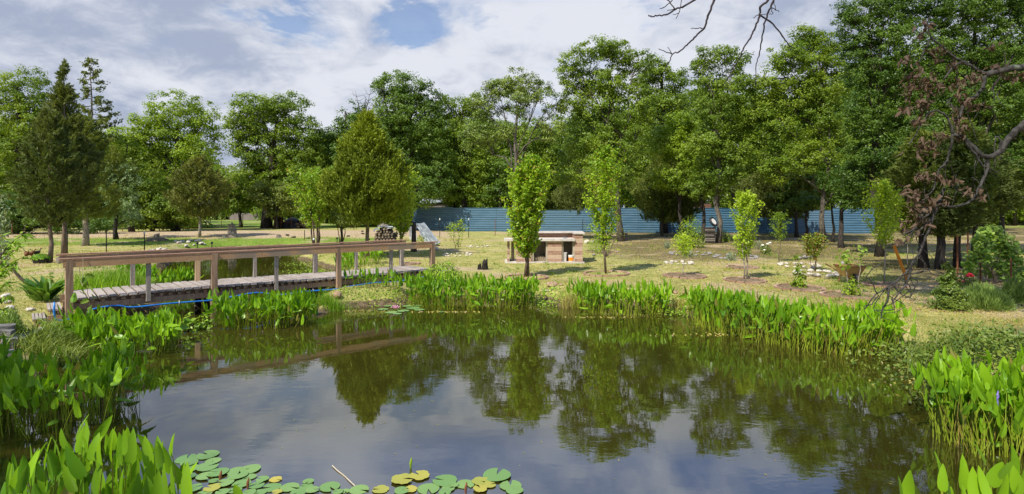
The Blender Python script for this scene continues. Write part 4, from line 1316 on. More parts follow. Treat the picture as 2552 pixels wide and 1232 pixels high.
# steel garden stakes
def t_post(px, base, top, mat, label, tip=False):
    g = gp(px, base); h = EYE + (HY - top) / F * g.y - g.z
    root = empty('fence_stake', g, label, 'post', 'steel stakes on the lawn')
    mb = MB()
    w_ = 0.02
    mb.box(g + Vector((0, 0, h / 2 - .05)), (.045, .008, h + .1)); mb.box(g + Vector((0, -.018, h / 2 - .05)), (.008, .028, h + .1))
    for i in range(int(h / .12)): mb.box(g + Vector((0, -.036, .1 + i * .12)), (.02, .008, .015))
    mb.build('shaft', M[mat], root)
    if tip:
        m2 = MB(); m2.box(g + Vector((0, -.01, h - .045)), (.06, .06, .13)); m2.build('tip', M['white_paint'], root)


for a in ((168, 633, 576, 'green_post', 'dark steel stake beside the second cedar trunk', False),
          (265, 633, 574, 'green_post', 'dark steel stake on the grass between the pale cedar and the bridge rail', False),
          (360, 630, 578, 'green_post', 'white-tipped stake at the start of the white stone row', True),
          (759, 612, 574, 'green_post', 'lone dark stake beyond the bridge, left of the multi-stemmed tree', False),
          (1096, 594, 545, 'green_post', 'white-tipped stake left of the slender young peach tree', True),
          (1168, 593, 545, 'green_post', 'white-tipped stake right of the slender young peach tree', True),
          (1234, 588, 546, 'rust', 'rust coloured stake before the slim tree at the blue fence', False),
          (1355, 578, 541, 'green_post', 'white-tipped stake half hidden right of the tall young pear', True),
          (1412, 578, 541, 'green_post', 'white-tipped stake above the raised back of the brick counter', True),
          (1452, 580, 546, 'green_post', 'dark stake beside the small dark cedar', False)):
    t_post(*a[:4], a[4], a[5])

# ---------------------------------------------------------------- stumps, stones, brick rings
def stump(label, px, base, top, half, mat='stump', ragged=0.15, name='tree_stump'):
    g = gp(px, base); H = EYE + (HY - top) / F * g.y - g.z; R = half / F * g.y
    mb = MB(); S = 14; rows = 6; v = []
    ph = random.random() * 6
    for i in range(rows):
        t = i / (rows - 1)
        for k in range(S):
            a = 2 * math.pi * k / S
            rr = R * (1.0 + 0.35 * (1 - t) ** 3) * (1 + .14 * math.sin(3 * a + ph) + .08 * math.sin(7 * a + 2 * ph))
            z = -.05 + (H + .05) * t * (1 + (ragged * math.sin(a + ph) + ragged * .5 * math.sin(4 * a)) * (t > .9))
            v.append((g.x + rr * math.cos(a) * (1 - .12 * t), g.y + rr * math.sin(a), g.z + z))
    q = [(i * S + k, i * S + (k + 1) % S, (i + 1) * S + (k + 1) % S, (i + 1) * S + k) for i in range(rows - 1) for k in range(S)]
    o = (rows - 1) * S
    v.append((g.x, g.y, g.z + H * (1 - ragged * .5)))
    t_ = [(o + k, o + (k + 1) % S, rows * S) for k in range(S)]
    mb.arr(v, q, t_)
    return thing(name, mb, M[mat], label, 'stump', 'tree stumps on the field' if mat == 'stump' else None, org=g)


stump('tallest weathered stump with a slanted top on the bright grass beyond the pond', 580, 606, 563, 10, ragged=.22)
stump('short stump on a heap of pale soil behind the white stone row', 390, 597, 583, 7)
stump('low stump with a small plant at its side, left of the tallest stump', 549, 606, 593, 7)
stump('flat little stump just behind the low stump and the tallest one', 561, 594, 585, 6)
stump('dark squat stump on the grass between the pond and the multi-stemmed tree', 695, 607, 586, 6)
stump('pale stump in the shade of the golden cedar near the bridge', 906, 640, 622, 8)
stump('stump at the foot of the pale half-bare oak', 1557, 600, 582, 9)
st = stump('blackened jagged burnt stump on the lawn left of the brick counter', 1208, 672, 653, 7, 'charred', .35)
stump('smaller burnt stump lump touching the jagged burnt one', 1195, 672, 661, 5, 'charred', .3)
soil = MB(); g = gp(392, 600); soil.lathe(g - Vector((0, 0, .05)), [(.75, 0), (.6, .14), (.35, .22), (.1, .26)], 14)
thing('soil_heap', soil, M['soil'], 'small heap of pale soil round the short stump', 'soil heap', org=g)

ROCKS = []
def rock_meshes():
    import bmesh
    for k in range(7):
        bm = bmesh.new(); bmesh.ops.create_icosphere(bm, subdivisions=2, radius=0.5)
        sx, sy, sz = random.uniform(.95, 1.35), random.uniform(.75, 1.0), random.uniform(.6, .85)
        pl = [(Vector((random.gauss(0, 1), random.gauss(0, 1), random.gauss(0, 1))).normalized(), random.uniform(.30, .44)) for _ in range(7)]
        for v in bm.verts:
            for n_, d_ in pl:
                s = v.co.dot(n_)
                if s > d_: v.co -= n_ * (s - d_)
            v.co += Vector((noise.noise(v.co * 4 + Vector((k, 0, 0))), noise.noise(v.co * 4 + Vector((9, k, 0))), noise.noise(v.co * 4 + Vector((0, 5, k))))) * .04
            v.co = Vector((v.co.x * sx, v.co.y * sy, v.co.z * sz))
        me = bpy.data.meshes.new('rock'); bm.to_mesh(me); bm.free()
        ROCKS.append(me)


rock_meshes()
ROCKM = {}


def rock(px, py, half_px, mat, label, group=None, sq=1.0, loc=None, size=None, name='rock'):
    k = random.randrange(len(ROCKS))
    if (k, mat) not in ROCKM:
        me = ROCKS[k].copy(); me.materials.append(M[mat]); ROCKM[(k, mat)] = me
    o = bpy.data.objects.new(name, ROCKM[(k, mat)]); col.objects.link(o)
    g = gp(px, py) if loc is None else Vector(loc)
    s = 2 * half_px / F * g.y / 1.1 if size is None else size
    o.location = g + Vector((0, 0, .22 * s * sq)); o.rotation_euler = (random.uniform(-.2, .2), random.uniform(-.2, .2), random.random() * 6.28)
    o.scale = (s, s, s * sq)
    return tag(o, label, 'rock', group)


def stone_ring(desc, px, py, half, n, size, mat='stone', a0=0.0, a1=2 * math.pi, fy=1.0, group=None, sq=.8):
    g = gp(px, py); R = half / F * g.y
    for i in range(n):
        a = a0 + (a1 - a0) * (i + random.uniform(-.2, .2)) / n
        x, y = g.x + R * math.cos(a), g.y + R * math.sin(a) * fy
        rock(0, 0, 0, mat, f'{ordinal(i)} {desc}', group, loc=(x, y, hz(x, y)), size=.78 * size * random.uniform(.7, 1.25), sq=sq)


stone_ring('white rock, counter-clockwise from the right, in the ring round the slender young peach', 1140, 637, 34, 15, .20, group='white rocks round the young peach')
stone_ring('white rock, counter-clockwise from the right, in the empty ring beyond the young peach', 1191, 615, 26, 13, .20, group='white rocks of the empty ring')
stone_ring('white block, counter-clockwise from the right, in the ring behind the white-stemmed sapling', 1692, 657, 32, 13, .21, group='white blocks behind the white-stemmed sapling', sq=.9)
stone_ring('grey stone, counter-clockwise from the right, in the ring below the round green bush', 1720, 634, 48, 15, .22, 'stone_grey', group='grey stones below the green bush')
stone_ring('pale stone, counter-clockwise from the right, in the shaded bed beside the tall pale-stemmed sapling', 1832, 642, 50, 16, .24, 'stone_grey', group='pale stones of the shaded bed')
stone_ring('white rock, counter-clockwise from the right, in the farther ring left of the wheelbarrow', 1992, 664, 44, 14, .24, group='white rocks of the farther ring by the wheelbarrow')
stone_ring('big white rock, counter-clockwise from the right, in the nearer ring left of the wheelbarrow', 2035, 684, 48, 13, .30, group='white rocks of the nearer ring by the wheelbarrow', sq=.85)
for i, (px, py, h) in enumerate(((2005, 645, 9), (2022, 644, 8), (1992, 647, 7), (1462, 607, 9), (1478, 606, 7), (1480, 638, 6), (2100, 658, 6))):
    rock(px, py, h, 'stone' if i in (3, 4) else 'stone_grey', ('flat grey stone lying ' + ('behind the farther white ring, ' if i < 3 else 'on the open lawn, ') + ('largest', 'middle', 'smallest', 'right of the brick counter', 'second right of the brick counter', 'before the second pear ring', 'by the wheelbarrow')[i]).replace('flat grey', 'pale' if i in (3, 4) else 'flat grey'))
n = 24
for i in range(n):
    t = i / (n - 1)
    px = 362 + 146 * t; py = 629 - 20 * t + 2 * math.sin(i * 1.9)
    rock(px, py, random.uniform(4.2, 7.0), 'stone', f'white rock, {ordinal(i)} from the left, in the row on the grass behind the bridge', 'white rock row behind the bridge')
for i, (px, py, h, m) in enumerate(((716, 588, 6, 'charred'), (731, 593, 7, 'stump'), (768, 595, 6, 'stump'), (905, 584, 5, 'charred'), (868, 590, 5, 'charred'), (903, 578, 4, 'charred'), (918, 598, 5, 'charred'))):
    rock(px, py, h, m, ('dark lump of burnt wood', 'pale root lump', 'round pale root lump')[i if i < 3 else 0] + ' on the grass, ' + ('left of the lone stake', 'close left of the lone stake', 'right of the lone stake', 'under the golden cedar', 'left under the golden cedar', 'farthest under the golden cedar', 'nearest under the golden cedar')[i], sq=.7, name='wood_lump')
rock(1089, 624, 9, 'stone', 'round white rock by the right end post of the bridge')
rock(838, 742, 17, 'sandstone', 'rounded brown boulder on the bank under the bridge beside the middle post')
for i, (px, py, h, m) in enumerate(((1430, 722, 14, 'sandstone'), (1375, 712, 18, 'sandstone'), (1400, 711, 9, 'sandstone'), (1548, 715, 8, 'sandstone'), (1592, 716, 7, 'sandstone'), (1628, 728, 15, 'sandstone'), (1655, 724, 8, 'sandstone'), (1682, 730, 12, 'sandstone'),
                                    (1712, 734, 15, 'sandstone'), (1735, 728, 8, 'sandstone'), (1770, 738, 10, 'sandstone'), (1850, 748, 12, 'sandstone'), (1890, 752, 9, 'sandstone'), (1360, 726, 9, 'stone_grey'))):
    rock(px, py, h, m, f'reddish bank stone, {ordinal(i)} placed along the grassy edge above the pond', 'reddish stones along the bank', sq=.5)


def brick_ring(label, px, py, half, n=26, a0=0.0, a1=2 * math.pi, soil=True, mat='brick_edge'):
    g = gp(px, py); R = half / F * g.y
    root = empty('brick_ring', g, label, 'brick edging', 'brick rings on the lawn')
    mb = MB()
    n = max(8, int(abs(a1 - a0) * R / .225))
    for i in range(n):
        a = a0 + (a1 - a0) * (i + .5) / n
        rr = R * (1 + random.uniform(-.012, .012))
        x, y = g.x + rr * math.cos(a), g.y + rr * math.sin(a)
        mb.box((x, y, hz(x, y) - .005), (.20, .085, .11), a + math.pi / 2 + random.uniform(-.06, .06), jit=.003)
    mb.build('bricks', M[mat], root)
    if soil:
        s = MB(); S = 20; R2 = R - .06
        v = [(g.x, g.y, g.z + .04)] + [(g.x + R2 * math.cos(2 * math.pi * k / S), g.y + R2 * math.sin(2 * math.pi * k / S), hz(g.x + R2 * math.cos(2 * math.pi * k / S), g.y + R2 * math.sin(2 * math.pi * k / S)) + .015) for k in range(S)]
        s.arr(v, None, [(0, k + 1, (k + 1) % S + 1) for k in range(S)]); s.build('soil', M['soil'], root)


brick_ring('brick ring round the foot of the tall leafy young pear', 1312, 692, 52, soil=False)
brick_ring('brick ring with grass inside round the second pear with a single dark stem', 1511, 683, 54, soil=False)
brick_ring('brick ring with bare soil round the white-stemmed sapling', 1706, 689, 50)
brick_ring('brick ring with reddish soil round the tall pale-stemmed sapling', 1856, 700, 47)
brick_ring('small brick ring in the half shade behind the tall pale-stemmed sapling', 1850, 668, 36)
brick_ring('brick ring round the small bright plant left of the fig saplings', 1992, 719, 54)
brick_ring('sunken brick ring round the two fig saplings', 2112, 738, 58)
brick_ring('small brick ring by the right end of the bridge', 1022, 658, 24)
brick_ring('brick ring round the slender tree behind the dead branch', 2205, 713, 46)
brick_ring('brick ring round the low feathery plant behind the second pear', 1500, 628, 40)
brick_ring('curved brick edging in front of the dense dark bush and lavender', 2386, 752, 84, a0=-2.6, a1=-.35, soil=False)
# ---------------------------------------------------------------- brick counter
def counter():
    g = gp(1262, 656)
    Y0 = g.y; z0 = g.z
    k = Y0 / F
    root = empty('brick_counter', (g.x, Y0, z0), 'outdoor brick counter with pale slab tops and two open bays on the lawn', 'counter', rz=0.0)
    def u(px): return (px - 1262) * k
    def box(mb, px0, px1, v0, v1, za, zb):
        x0, x1 = X(px0, Y0), X(px1, Y0)
        mb.box(((x0 + x1) / 2, Y0 + (v0 + v1) / 2, z0 + (za + zb) / 2), (x1 - x0, v1 - v0, zb - za))
    D = 1.15
    b = MB(); box(b, 1258, 1456, -.12, D + .05, -.1, .05); b.build('base_slab', M['concrete'], root)
    hc = 0.885
    for (a, c, v0, v1, zb) in ((1264, 1270, .12, D, hc), (1286, 1325, 0, .45, hc), (1365, 1400, 0, .45, hc), (1433, 1452.5, 0, D - .1, 1.16)):
        b = MB(); box(b, a, c, v0, v1, .053, zb); b.build('brick_pier', M['brick'], root)
    b = MB(); box(b, 1274, 1282, .5, 1.0, .053, hc); b.build('inner_wall', M['plaster'], root)
    b = MB(); box(b, 1325.3, 1432.8, D - .22, D - .12, .053, hc); b.build('inner_wall', M['plaster'], root)
    for (a, c) in ((1326, 1330), (1361, 1364.8), (1400.2, 1404), (1428, 1432.7)):
        b = MB(); box(b, a, c, .05, D - .225, .053, hc); b.build('inner_wall', M['plaster'], root)
    b = MB(); box(b, 1256, 1432.5, -.10, D - .24, hc + .002, hc + .085); b.build('counter_slab', M['concrete'], root)
    b = MB(); box(b, 1284, 1294, .42, .66, hc + .088, hc + .22); b.build('corner_brick', M['brick'], root)
    b = MB(); box(b, 1342, 1450, D - .10, D + .10, .056, 1.163); b.build('back_wall', M['brick'], root)
    b = MB(); box(b, 1338, 1462, D - .22, D + .30, 1.166, 1.23); b.build('top_slab', M['concrete'], root)
    b = MB(); box(b, 1430, 1457, -.05, D - .24, 1.166, 1.228); b.build('pier_cap', M['concrete'], root)
    # things in and on the counter
    def bucket(px, dv, r, h, mats, label):
        c = Vector((X(px, Y0), Y0 + dv, z0 + .053))
        e = empty('bucket', c, label, 'bucket')
        mb = MB(); mb.lathe(c, [(r * .86, 0), (r * .9, h * .3), (r, h), (r * .93, h - .005), (r * .84, h * .5)], 18); mb.build('pail', M[mats[0]], e, smooth=False)
        rm = MB(); rm.lathe(c + Vector((0, 0, h - .05)), [(r * 1.0, 0), (r * 1.07, .005), (r * 1.07, .055), (r * .95, .056)], 18); rm.build('rim', M['white_paint'], e)
        if len(mats) > 1:
            bd = MB(); bd.lathe(c + Vector((0, 0, h * .12)), [(r * .93, 0), (r * .935, .002), (r * 1.0, h * .55), (r * .9, h * .555)], 18); bd.build('printed_band', M[mats[1]], e)
    bucket(1407.5, .22, .11, .36, ('white_paint',), 'plain white plastic bucket in the right bay of the brick counter')
    bucket(1424.5, .12, .115, .25, ('white_paint', 'orange'), 'orange and white bucket in the right bay of the brick counter')
    mb = MB(); c = Vector((X(1352, Y0), Y0 + .45, z0 + .22))
    mb.tube([c + Vector((.10 * math.cos(a), .04 * math.sin(a * 2), .10 * math.sin(a))) for a in np.linspace(0, 12.4, 40)], .011, 5)
    thing('hose_coil', mb, M['black'], 'loose black coil lying in the left bay of the brick counter', 'hose coil', org=c)
    mb = MB(); c = Vector((X(1345, Y0), Y0 + .25, z0 + .06))
    blades(mb, np.array(c) + rng.normal(0, .10, (160, 3)) * np.array([1.6, .6, .05]), .22, .008, lean=1.2)
    thing('straw', mb, M['string'], 'wisp of dry straw lying in the left bay of the brick counter', 'straw', org=c)
    mb = MB(); c = Vector((X(1411, Y0), Y0 + .5, z0 + hc + .088)); mb.lathe(c, [(.05, 0), (.09, .02), (.10, .045), (.08, .04)], 12)
    thing('dish', mb, M['sheet_grey'], 'small grey dish on the lower slab of the brick counter', 'dish', org=c)


counter()

# ---------------------------------------------------------------- footbridge
BL, BR = Vector((-9.55, 12.03, 0)), Vector((-2.57, 18.1, 0))
BU = (BR - BL).normalized(); BV = Vector((-BU.y, BU.x, 0)); BLEN = (BR - BL).length
BRZ = math.atan2(BU.y, BU.x)
DECK, RAIL, BW = 0.62, 1.50, 1.45


def bp(u_, v_, z): return BL + BU * u_ + BV * v_ + Vector((0, 0, z))


def u_at(px, v_):
    """Distance along the bridge at which the line v shows at pixel column px."""
    lo, hi = -2, 14
    for _ in range(40):
        m = (lo + hi) / 2; p = bp(m, v_, 0)
        if CX + F * p.x / p.y < px: lo = m
        else: hi = m
    return lo


def bridge():
    root = empty('footbridge', BL + Vector((0, 0, .3)), 'weathered wooden plank footbridge with low rails across the neck of the pond', 'footbridge', rz=0)
    d = MB()
    n = 50; pitch = BLEN / n
    for i in range(n):
        c = bp((i + .5) * pitch, BW / 2 + random.uniform(-.025, .025) + .02, DECK + .02 + random.uniform(-.004, .004) + .02 * math.sin(i * .13))
        d.box(c, (pitch - random.uniform(.028, .055), BW + .16 + random.uniform(-.05, .05), .036), BRZ + random.uniform(-.008, .008), jit=.003)
    d.build('deck', M['wood_grey'], root)
    for v_ in (.16, BW - .12):
        MB().beam(bp(-.05, v_, DECK - .105), bp(BLEN + .05, v_, DECK - .105), .06, .19).build('stringer', M['wood_post'], root)
    s = MB()
    for i in range(n): s.box(bp((i + .5) * pitch, .05, DECK - .038), (.075, .10, .066), BRZ)
    s.build('spacer_blocks', M['wood_post'], root)
    MB().beam(bp(-.02, .035, DECK - .145), bp(BLEN * .5, .035, DECK - .15), .035, .13).build('fascia_board', M['wood_post'], root)
    MB().beam(bp(BLEN * .5 + .01, .035, DECK - .15), bp(BLEN + .04, .035, DECK - .145), .035, .13).build('fascia_board', M['wood_post'], root)
    def post(u_, v_, z0, z1, w_, mat, lab=None):
        mb = MB(); mb.box(bp(u_, v_, (z0 + z1) / 2), (w_, w_ * (1 if w_ > .08 else .6), z1 - z0), BRZ, jit=.004)
        o = mb.build('post', M[mat], root)
        if lab: o['label'] = lab
    for px, big in ((165, 1), (370, 0), (533, 1), (689, 0), (843, 1), (975, 0), (1077, 1)):
        u_ = min(max(u_at(px, -.06), .05), BLEN - .05)
        p = bp(u_, -.06, 0); zb = max(hz(p.x, p.y), -.5) - .1
        if big: post(u_, -.085, zb, RAIL - .004, .13, 'wood_post')
        else: post(u_, -.05, DECK - .16, RAIL - .045, .085, 'wood_grey', None)
    for px, mat in ((175, 'wood_post'), (331, 'wood_grey'), (493, 'wood_tan'), (636, 'wood_grey'), (787, 'wood_grey'), (889, 'wood_grey'), (1002, 'wood_grey')):
        u_ = min(max(u_at(px, BW), .0), BLEN - .05)
        big = px in (175, 493, 787, 1002)
        p = bp(u_, BW, 0); zb = max(hz(p.x, p.y), -.5) - .1
        o = post(u_, BW + .04, zb if big else DECK - .1, RAIL - .05, .12 if big else .085, mat, 'post of newer tan timber' if mat == 'wood_tan' else None)
    for v_, n_ in ((-.07, 'handrail'), (BW + .04, 'handrail')):
        a0, a1 = -.12, BLEN + (.12 if v_ < 1 else -.02)
        m_ = BLEN * (.46 if v_ < 1 else .6)
        for (p, q, dz) in ((a0, m_ - .002, 0), (m_ + .002, a1, .006)):
            MB().beam(bp(p, v_, RAIL + .018 + dz), bp(q, v_, RAIL + .018 + dz), .155, .036).build(n_, M['wood_rail'], root)
        for (p, q, dz) in ((a0 + .06, m_ - .3, 0), (m_ - .296, a1 - .1, .004)):
            sv = v_ - .012 if v_ < 1 else v_
            MB().beam(bp(p, sv - .038 + (0 if v_ < 1 else .0), RAIL - .085 + dz), bp(q, sv - .038, RAIL - .085 + dz), .042, .15).build('side_beam', M['wood_beam'] if v_ < 1 else M['wood_post'], root)
    # supports in the water
    for f in (.30, .62):
        for v_ in (.25, BW - .25):
            MB().tube([bp(BLEN * f, v_, -.8), bp(BLEN * f, v_, DECK - .21)], .075, 8).build('pile', M['charred'], root)


bridge()


def steps():
    base = bp(-.4, .45, 0); base.z = hz(base.x, base.y)
    root = empty('wooden_steps', base, 'two-tread wooden step with slatted tops at the left end of the footbridge', 'steps')
    t = MB(); s = MB(); fr = MB()
    for (u0, u1, z) in ((-.31, -.06, DECK - .15), (-.56, -.33, DECK - .32)):
        n = 4; w_ = (u1 - u0) / n
        zb = base.z - .10
        for i in range(n):
            t.box(bp(u0 + (i + .5) * w_, .42, z), (w_ - .014, 1.02, .034), BRZ, jit=.003)
        fr.beam(bp(u0, -.06, (z + zb) / 2 - .06), bp(u1 - .01, -.06, (z + zb) / 2 - .06), .03, max(z - zb - .12, .06))
        for i in range(n): fr.box(bp(u0 + (i + .85) * w_, -.03, z - .06), (.03, .05, .085), BRZ)
        s.beam(bp(u0 + .03, .02, z - .035), bp(u0 + .03, .9, z - .035), .04, .035); s.beam(bp(u1 - .04, .02, z - .035), bp(u1 - .04, .9, z - .035), .04, .035)
        s.box(bp((u0 + u1) / 2, .92, (z + zb) / 2 - .03), ((u1 - u0) - .03, .03, max(z - zb - .1, .1)), BRZ)
    t.build('treads', M['wood_grey'], root); fr.build('front_boards', M['wood_rail'], root); s.build('frame', M['wood_post'], root)


steps()

# blue water hose tied along the near side of the bridge
def hose():
    pts = []
    keys = [(150, 800), (156, 745), (157, 742), (158, 800), (215, 790), (232, 771), (290, 762), (330, 766), (420, 757), (470, 753), (533, 748), (590, 738), (640, 730), (700, 735), (760, 727), (835, 721), (880, 713), (935, 705), (985, 703), (1030, 694), (1062, 690)]
    mb = MB()
    line = []
    for i, (px, py) in enumerate(keys):
        u_ = u_at(px, -.14) if i > 3 else u_at(163, -.14) - .12
        p = bp(u_, -.14 if i > 3 else -.1, 0)
        z = EYE - (py - HY) / F * p.y
        line.append(Vector((p.x, p.y, z)))
    out_ = []
    for i in range(4, len(line) - 1):
        p0, p1, p2, p3 = line[max(i - 1, 4)], line[i], line[i + 1], line[min(i + 2, len(line) - 1)]
        for k in range(6):
            t = k / 6
            out_.append(0.5 * ((2 * p1) + (p2 - p0) * t + (2 * p0 - 5 * p1 + 4 * p2 - p3) * t * t + (3 * p1 - p0 - 3 * p2 + p3) * t ** 3))
    out_.append(line[-1])
    e = bp(-.18, -.16, 0); zg = hz(e.x, e.y)
    out_ = [bp(-.20, -.19, DECK + .02), bp(-.205, -.19, .45), bp(-.19, -.19, zg + .08), bp(-.05, -.2, zg + .04), bp(.25, -.19, zg + .12)] + out_
    mb.tube(out_, .020, 8)
    root = empty('garden_hose', bp(0, -.14, DECK), 'bright blue hose tied along the near side of the footbridge', 'hose')
    mb.build('tubing', M['hose'], root, smooth=True)
    for px in (445, 755, 884, 955):
        u_ = u_at(px, -.14)
        j = min(range(5, len(out_)), key=lambda q: abs((out_[q] - bp(u_, -.14, out_[q].z)).length))
        q = out_[j]
        t = MB(); t.tube([q + Vector((0, 0, .05)), q - BV * .025 + Vector((0, 0, .01)), q + Vector((0, 0, -.06))], .008, 5); t.build('tie', M['white_paint'], root)


hose()

for i, (px, lab) in enumerate(((492, 'leftmost of the little stake lamps on the far bridge rail'), (528, 'little black stake lamp on the far rail near the big middle-left post'), (782, 'little white-capped stake lamp on the far rail'), (840, 'little stake lamp on the far rail above the third big post'))):
    p = bp(u_at(px, BW + .04), BW + .04, RAIL + .038)
    root = empty('stake_lamp', p, lab, 'lamp', 'little lamps on the bridge rail')
    mb = MB(); mb.tube([p, p + Vector((0, 0, .10))], .012, 6); mb.build('stem', M['black'], root)
    mb = MB(); mb.lathe(p + Vector((0, 0, .10)), [(.018, 0), (.03, .01), (.03, .05), (.012, .065)], 10); mb.build('lamp_head', M['white_paint' if i == 2 else 'black'], root)

# twine and creeper on the left post
mb = MB(); p = bp(.28, -.16, RAIL + .05)
mb.tube([p, p + Vector((0.01, -.02, -.25)), p + Vector((.0, -.01, -.62)), p + Vector((-.06, 0, -.5)), p + Vector((-.10, .02, -.1))], .006, 4)
thing('twine', mb, M['string'], 'loop of pale twine hanging from the near rail by the left end post', 'twine', org=p)
mb = MB()
base = bp(.42, -.35, .25); pts = bend(base, bp(.36, -.2, 1.05), 6, .03)
mb2 = MB(); mb2.tube(pts, [.006] * 7, 4)
n = 9; A = np.array([tuple(q) for q in pts]); pos = A[rng.integers(1, 7, n)] + rng.normal(0, .04, (n, 3))
big_leaves(mb, pos, rng.normal(0, .5, (n, 3)) + np.array([0, -.2, -.6]), rng.normal(0, .3, (n, 3)) + np.array([0, -1, .4]), np.full(n, .15), np.full(n, .11))
root = empty('creeper', base, 'leafy creeper climbing beside the left end post of the footbridge', 'creeper')
mb2.build('stem', M['bark_young'], root); mb.build('leaves', M['bright'], root)

# ---------------------------------------------------------------- wood pile and oddments beyond the bridge
g = gp(957, 622)
row = 0
for r_ in range(8):
    wid = (7, 7, 7, 7, 6, 6, 5, 3)[r_]
    for i in range(wid):
        rad = random.uniform(.062, .088)
        x = g.x + (i - (wid - 1) / 2) * .165 + random.uniform(-.01, .01); z = g.z + .08 + r_ * .142
        a = random.uniform(-.12, .12)
        c = Vector((x, g.y + random.uniform(-.06, .04), z))
        e = empty('firewood_log', c, f'dark log end, {ordinal(i)} from the left in row {"one two three four five six seven eight".split()[r_]} up, firewood stack beyond the bridge', 'log', 'logs of the firewood stack')
        mb = MB(); mb.tube([c, c + Vector((a * .9, .9, random.uniform(-.02, .02)))], [rad, rad * random.uniform(.85, 1.05)], 9); mb.build('bark', M['bark_dark'], e)
        mb = MB(); mb.tube([c + Vector((0, -.006, 0)), c + Vector((0, .002, 0))], rad * .78, 9); mb.build('cut_face', M['cutwood' if random.random() < .35 else 'bark'], e)
mb = MB(); c = g + Vector((.02, .3, 1.20))
mb.box(c, (.78, .7, .05), .1, jit=.02); mb.box(c + Vector((.30, -.1, -.07)), (.4, .6, .03), .3, jit=.02)
thing('tarp', mb, M['tarp'], 'pale tarp folded over the top of the firewood stack', 'tarp', org=c)
mb = MB(); c = g + Vector((-.1, .25, 1.24)); mb.lathe(c, [(.30, 0), (.26, .05), (.16, .10), (.15, .20), (.05, .24)], 12)
thing('basin', mb, M['stump'], 'upturned brown basin on top of the firewood stack', 'basin', org=c)
mb = MB(); c = g + Vector((-.36, -.12, .98)); mb.tube([c + Vector((.14 * math.cos(a), 0, .14 * math.sin(a) * .8)) for a in np.linspace(.5, 3.6, 10)], .018, 6)
thing('blue_strap', mb, M['hose'], 'short curved blue strap on the left shoulder of the firewood stack', 'strap', org=c)

g = gp(1062, 614)
mb = MB()
c4 = [P(1036, 557, g.y + .7), P(1058, 556, g.y + .7), P(1096, 604, g.y - .1), P(1066, 618, g.y - .25)]
N_ = 8; v = []
for i in range(N_ + 1):
    for j in range(N_ + 1):
        q = c4[0].lerp(c4[1], j / N_).lerp(c4[3].lerp(c4[2], j / N_), i / N_)
        v.append(tuple(q + Vector((random.gauss(0, .018), random.gauss(0, .03) + .06 * math.sin(j * 1.9), random.gauss(0, .014)))))
q_ = [(i * (N_ + 1) + j, i * (N_ + 1) + j + 1, (i + 1) * (N_ + 1) + j + 1, (i + 1) * (N_ + 1) + j) for i in range(N_) for j in range(N_)]
n_ = len(v); v2 = [(x, y + .02, z - .01) for x, y, z in v]
mb.arr(v + v2, q_ + [tuple(n_ + k for k in reversed(f)) for f in q_])
thing('metal_sheet', mb, M['sheet_grey'], 'grey sheet leaning at a slant beside the dark post beyond the bridge', 'sheet', org=g)
mb = MB(); c = P(1028, 575, g.y + .7)
mb.box(c, (.34, .4, .40), .4, jit=.07); mb.box(c + Vector((.05, -.1, -.32)), (.40, .4, .4), .1, jit=.06)
thing('tarp_bundle', mb, M['tarp'], 'crumpled white tarp bundle behind the dark post beyond the bridge', 'tarp', org=c)
stump('dark upright post standing beyond the right end of the bridge', 1031, 628, 557, 6, 'bark_dark', .05, name='wooden_post')
b_ = gp(1058, 618); mb = MB(); mb.lathe(b_, [(.30, 0), (.36, .16), (.37, .17), (.33, .16)], 4)
thing('planter_tray', mb, M['black'], 'shallow black planter tray behind the right end post of the bridge', 'planter', org=b_)
shrub('low leafy plant growing beside the dark post beyond the bridge', 1052, 617, 17, 583, 'bright', .10, 260)

# ---------------------------------------------------------------- log stack with wheel at the right
g = gp(1770, 607)
for r_ in range(9):
    for i in range(2):
        L = .55; c = g + Vector((random.uniform(-.05, .05), i * .2, .06 + r_ * .108))
        mb = MB(); mb.tube([c - Vector((L / 2 + random.uniform(0, .06), 0, 0)), c + Vector((0, .01, .005)), c + Vector((L / 2 + random.uniform(0, .06), .02, 0))], [.06, .064, .058], 7)
        thing('stacked_log', mb, M['stump' if random.random() < .4 else 'bark_dark'], f'log lying sideways, {ordinal(r_)} course up, {"front" if i == 0 else "rear"} row of the tall stack by the green bush', 'log', 'logs of the sideways stack', org=c)
c = P(1778, 553, g.y + .1)
root = empty('wheel', c, 'tilted wheel with a white rim on top of the sideways log stack', 'wheel')
ax = Vector((.55, -.7, .45)).normalized()
qq = ax.to_track_quat('Z', 'Y')
def ringpts(R, off=0.0): return [c + qq @ Vector((R * math.cos(a), R * math.sin(a), off)) for a in np.linspace(0, 2 * math.pi, 25)]
mb = MB(); mb.tube(ringpts(.27), .07, 8, cap=False); mb.build('tyre', M['black'], root, smooth=True)
mb = MB(); mb.tube([c - ax * .04, c + ax * .045], [.21, .20], 18); mb.build('rim', M['white_paint'], root)

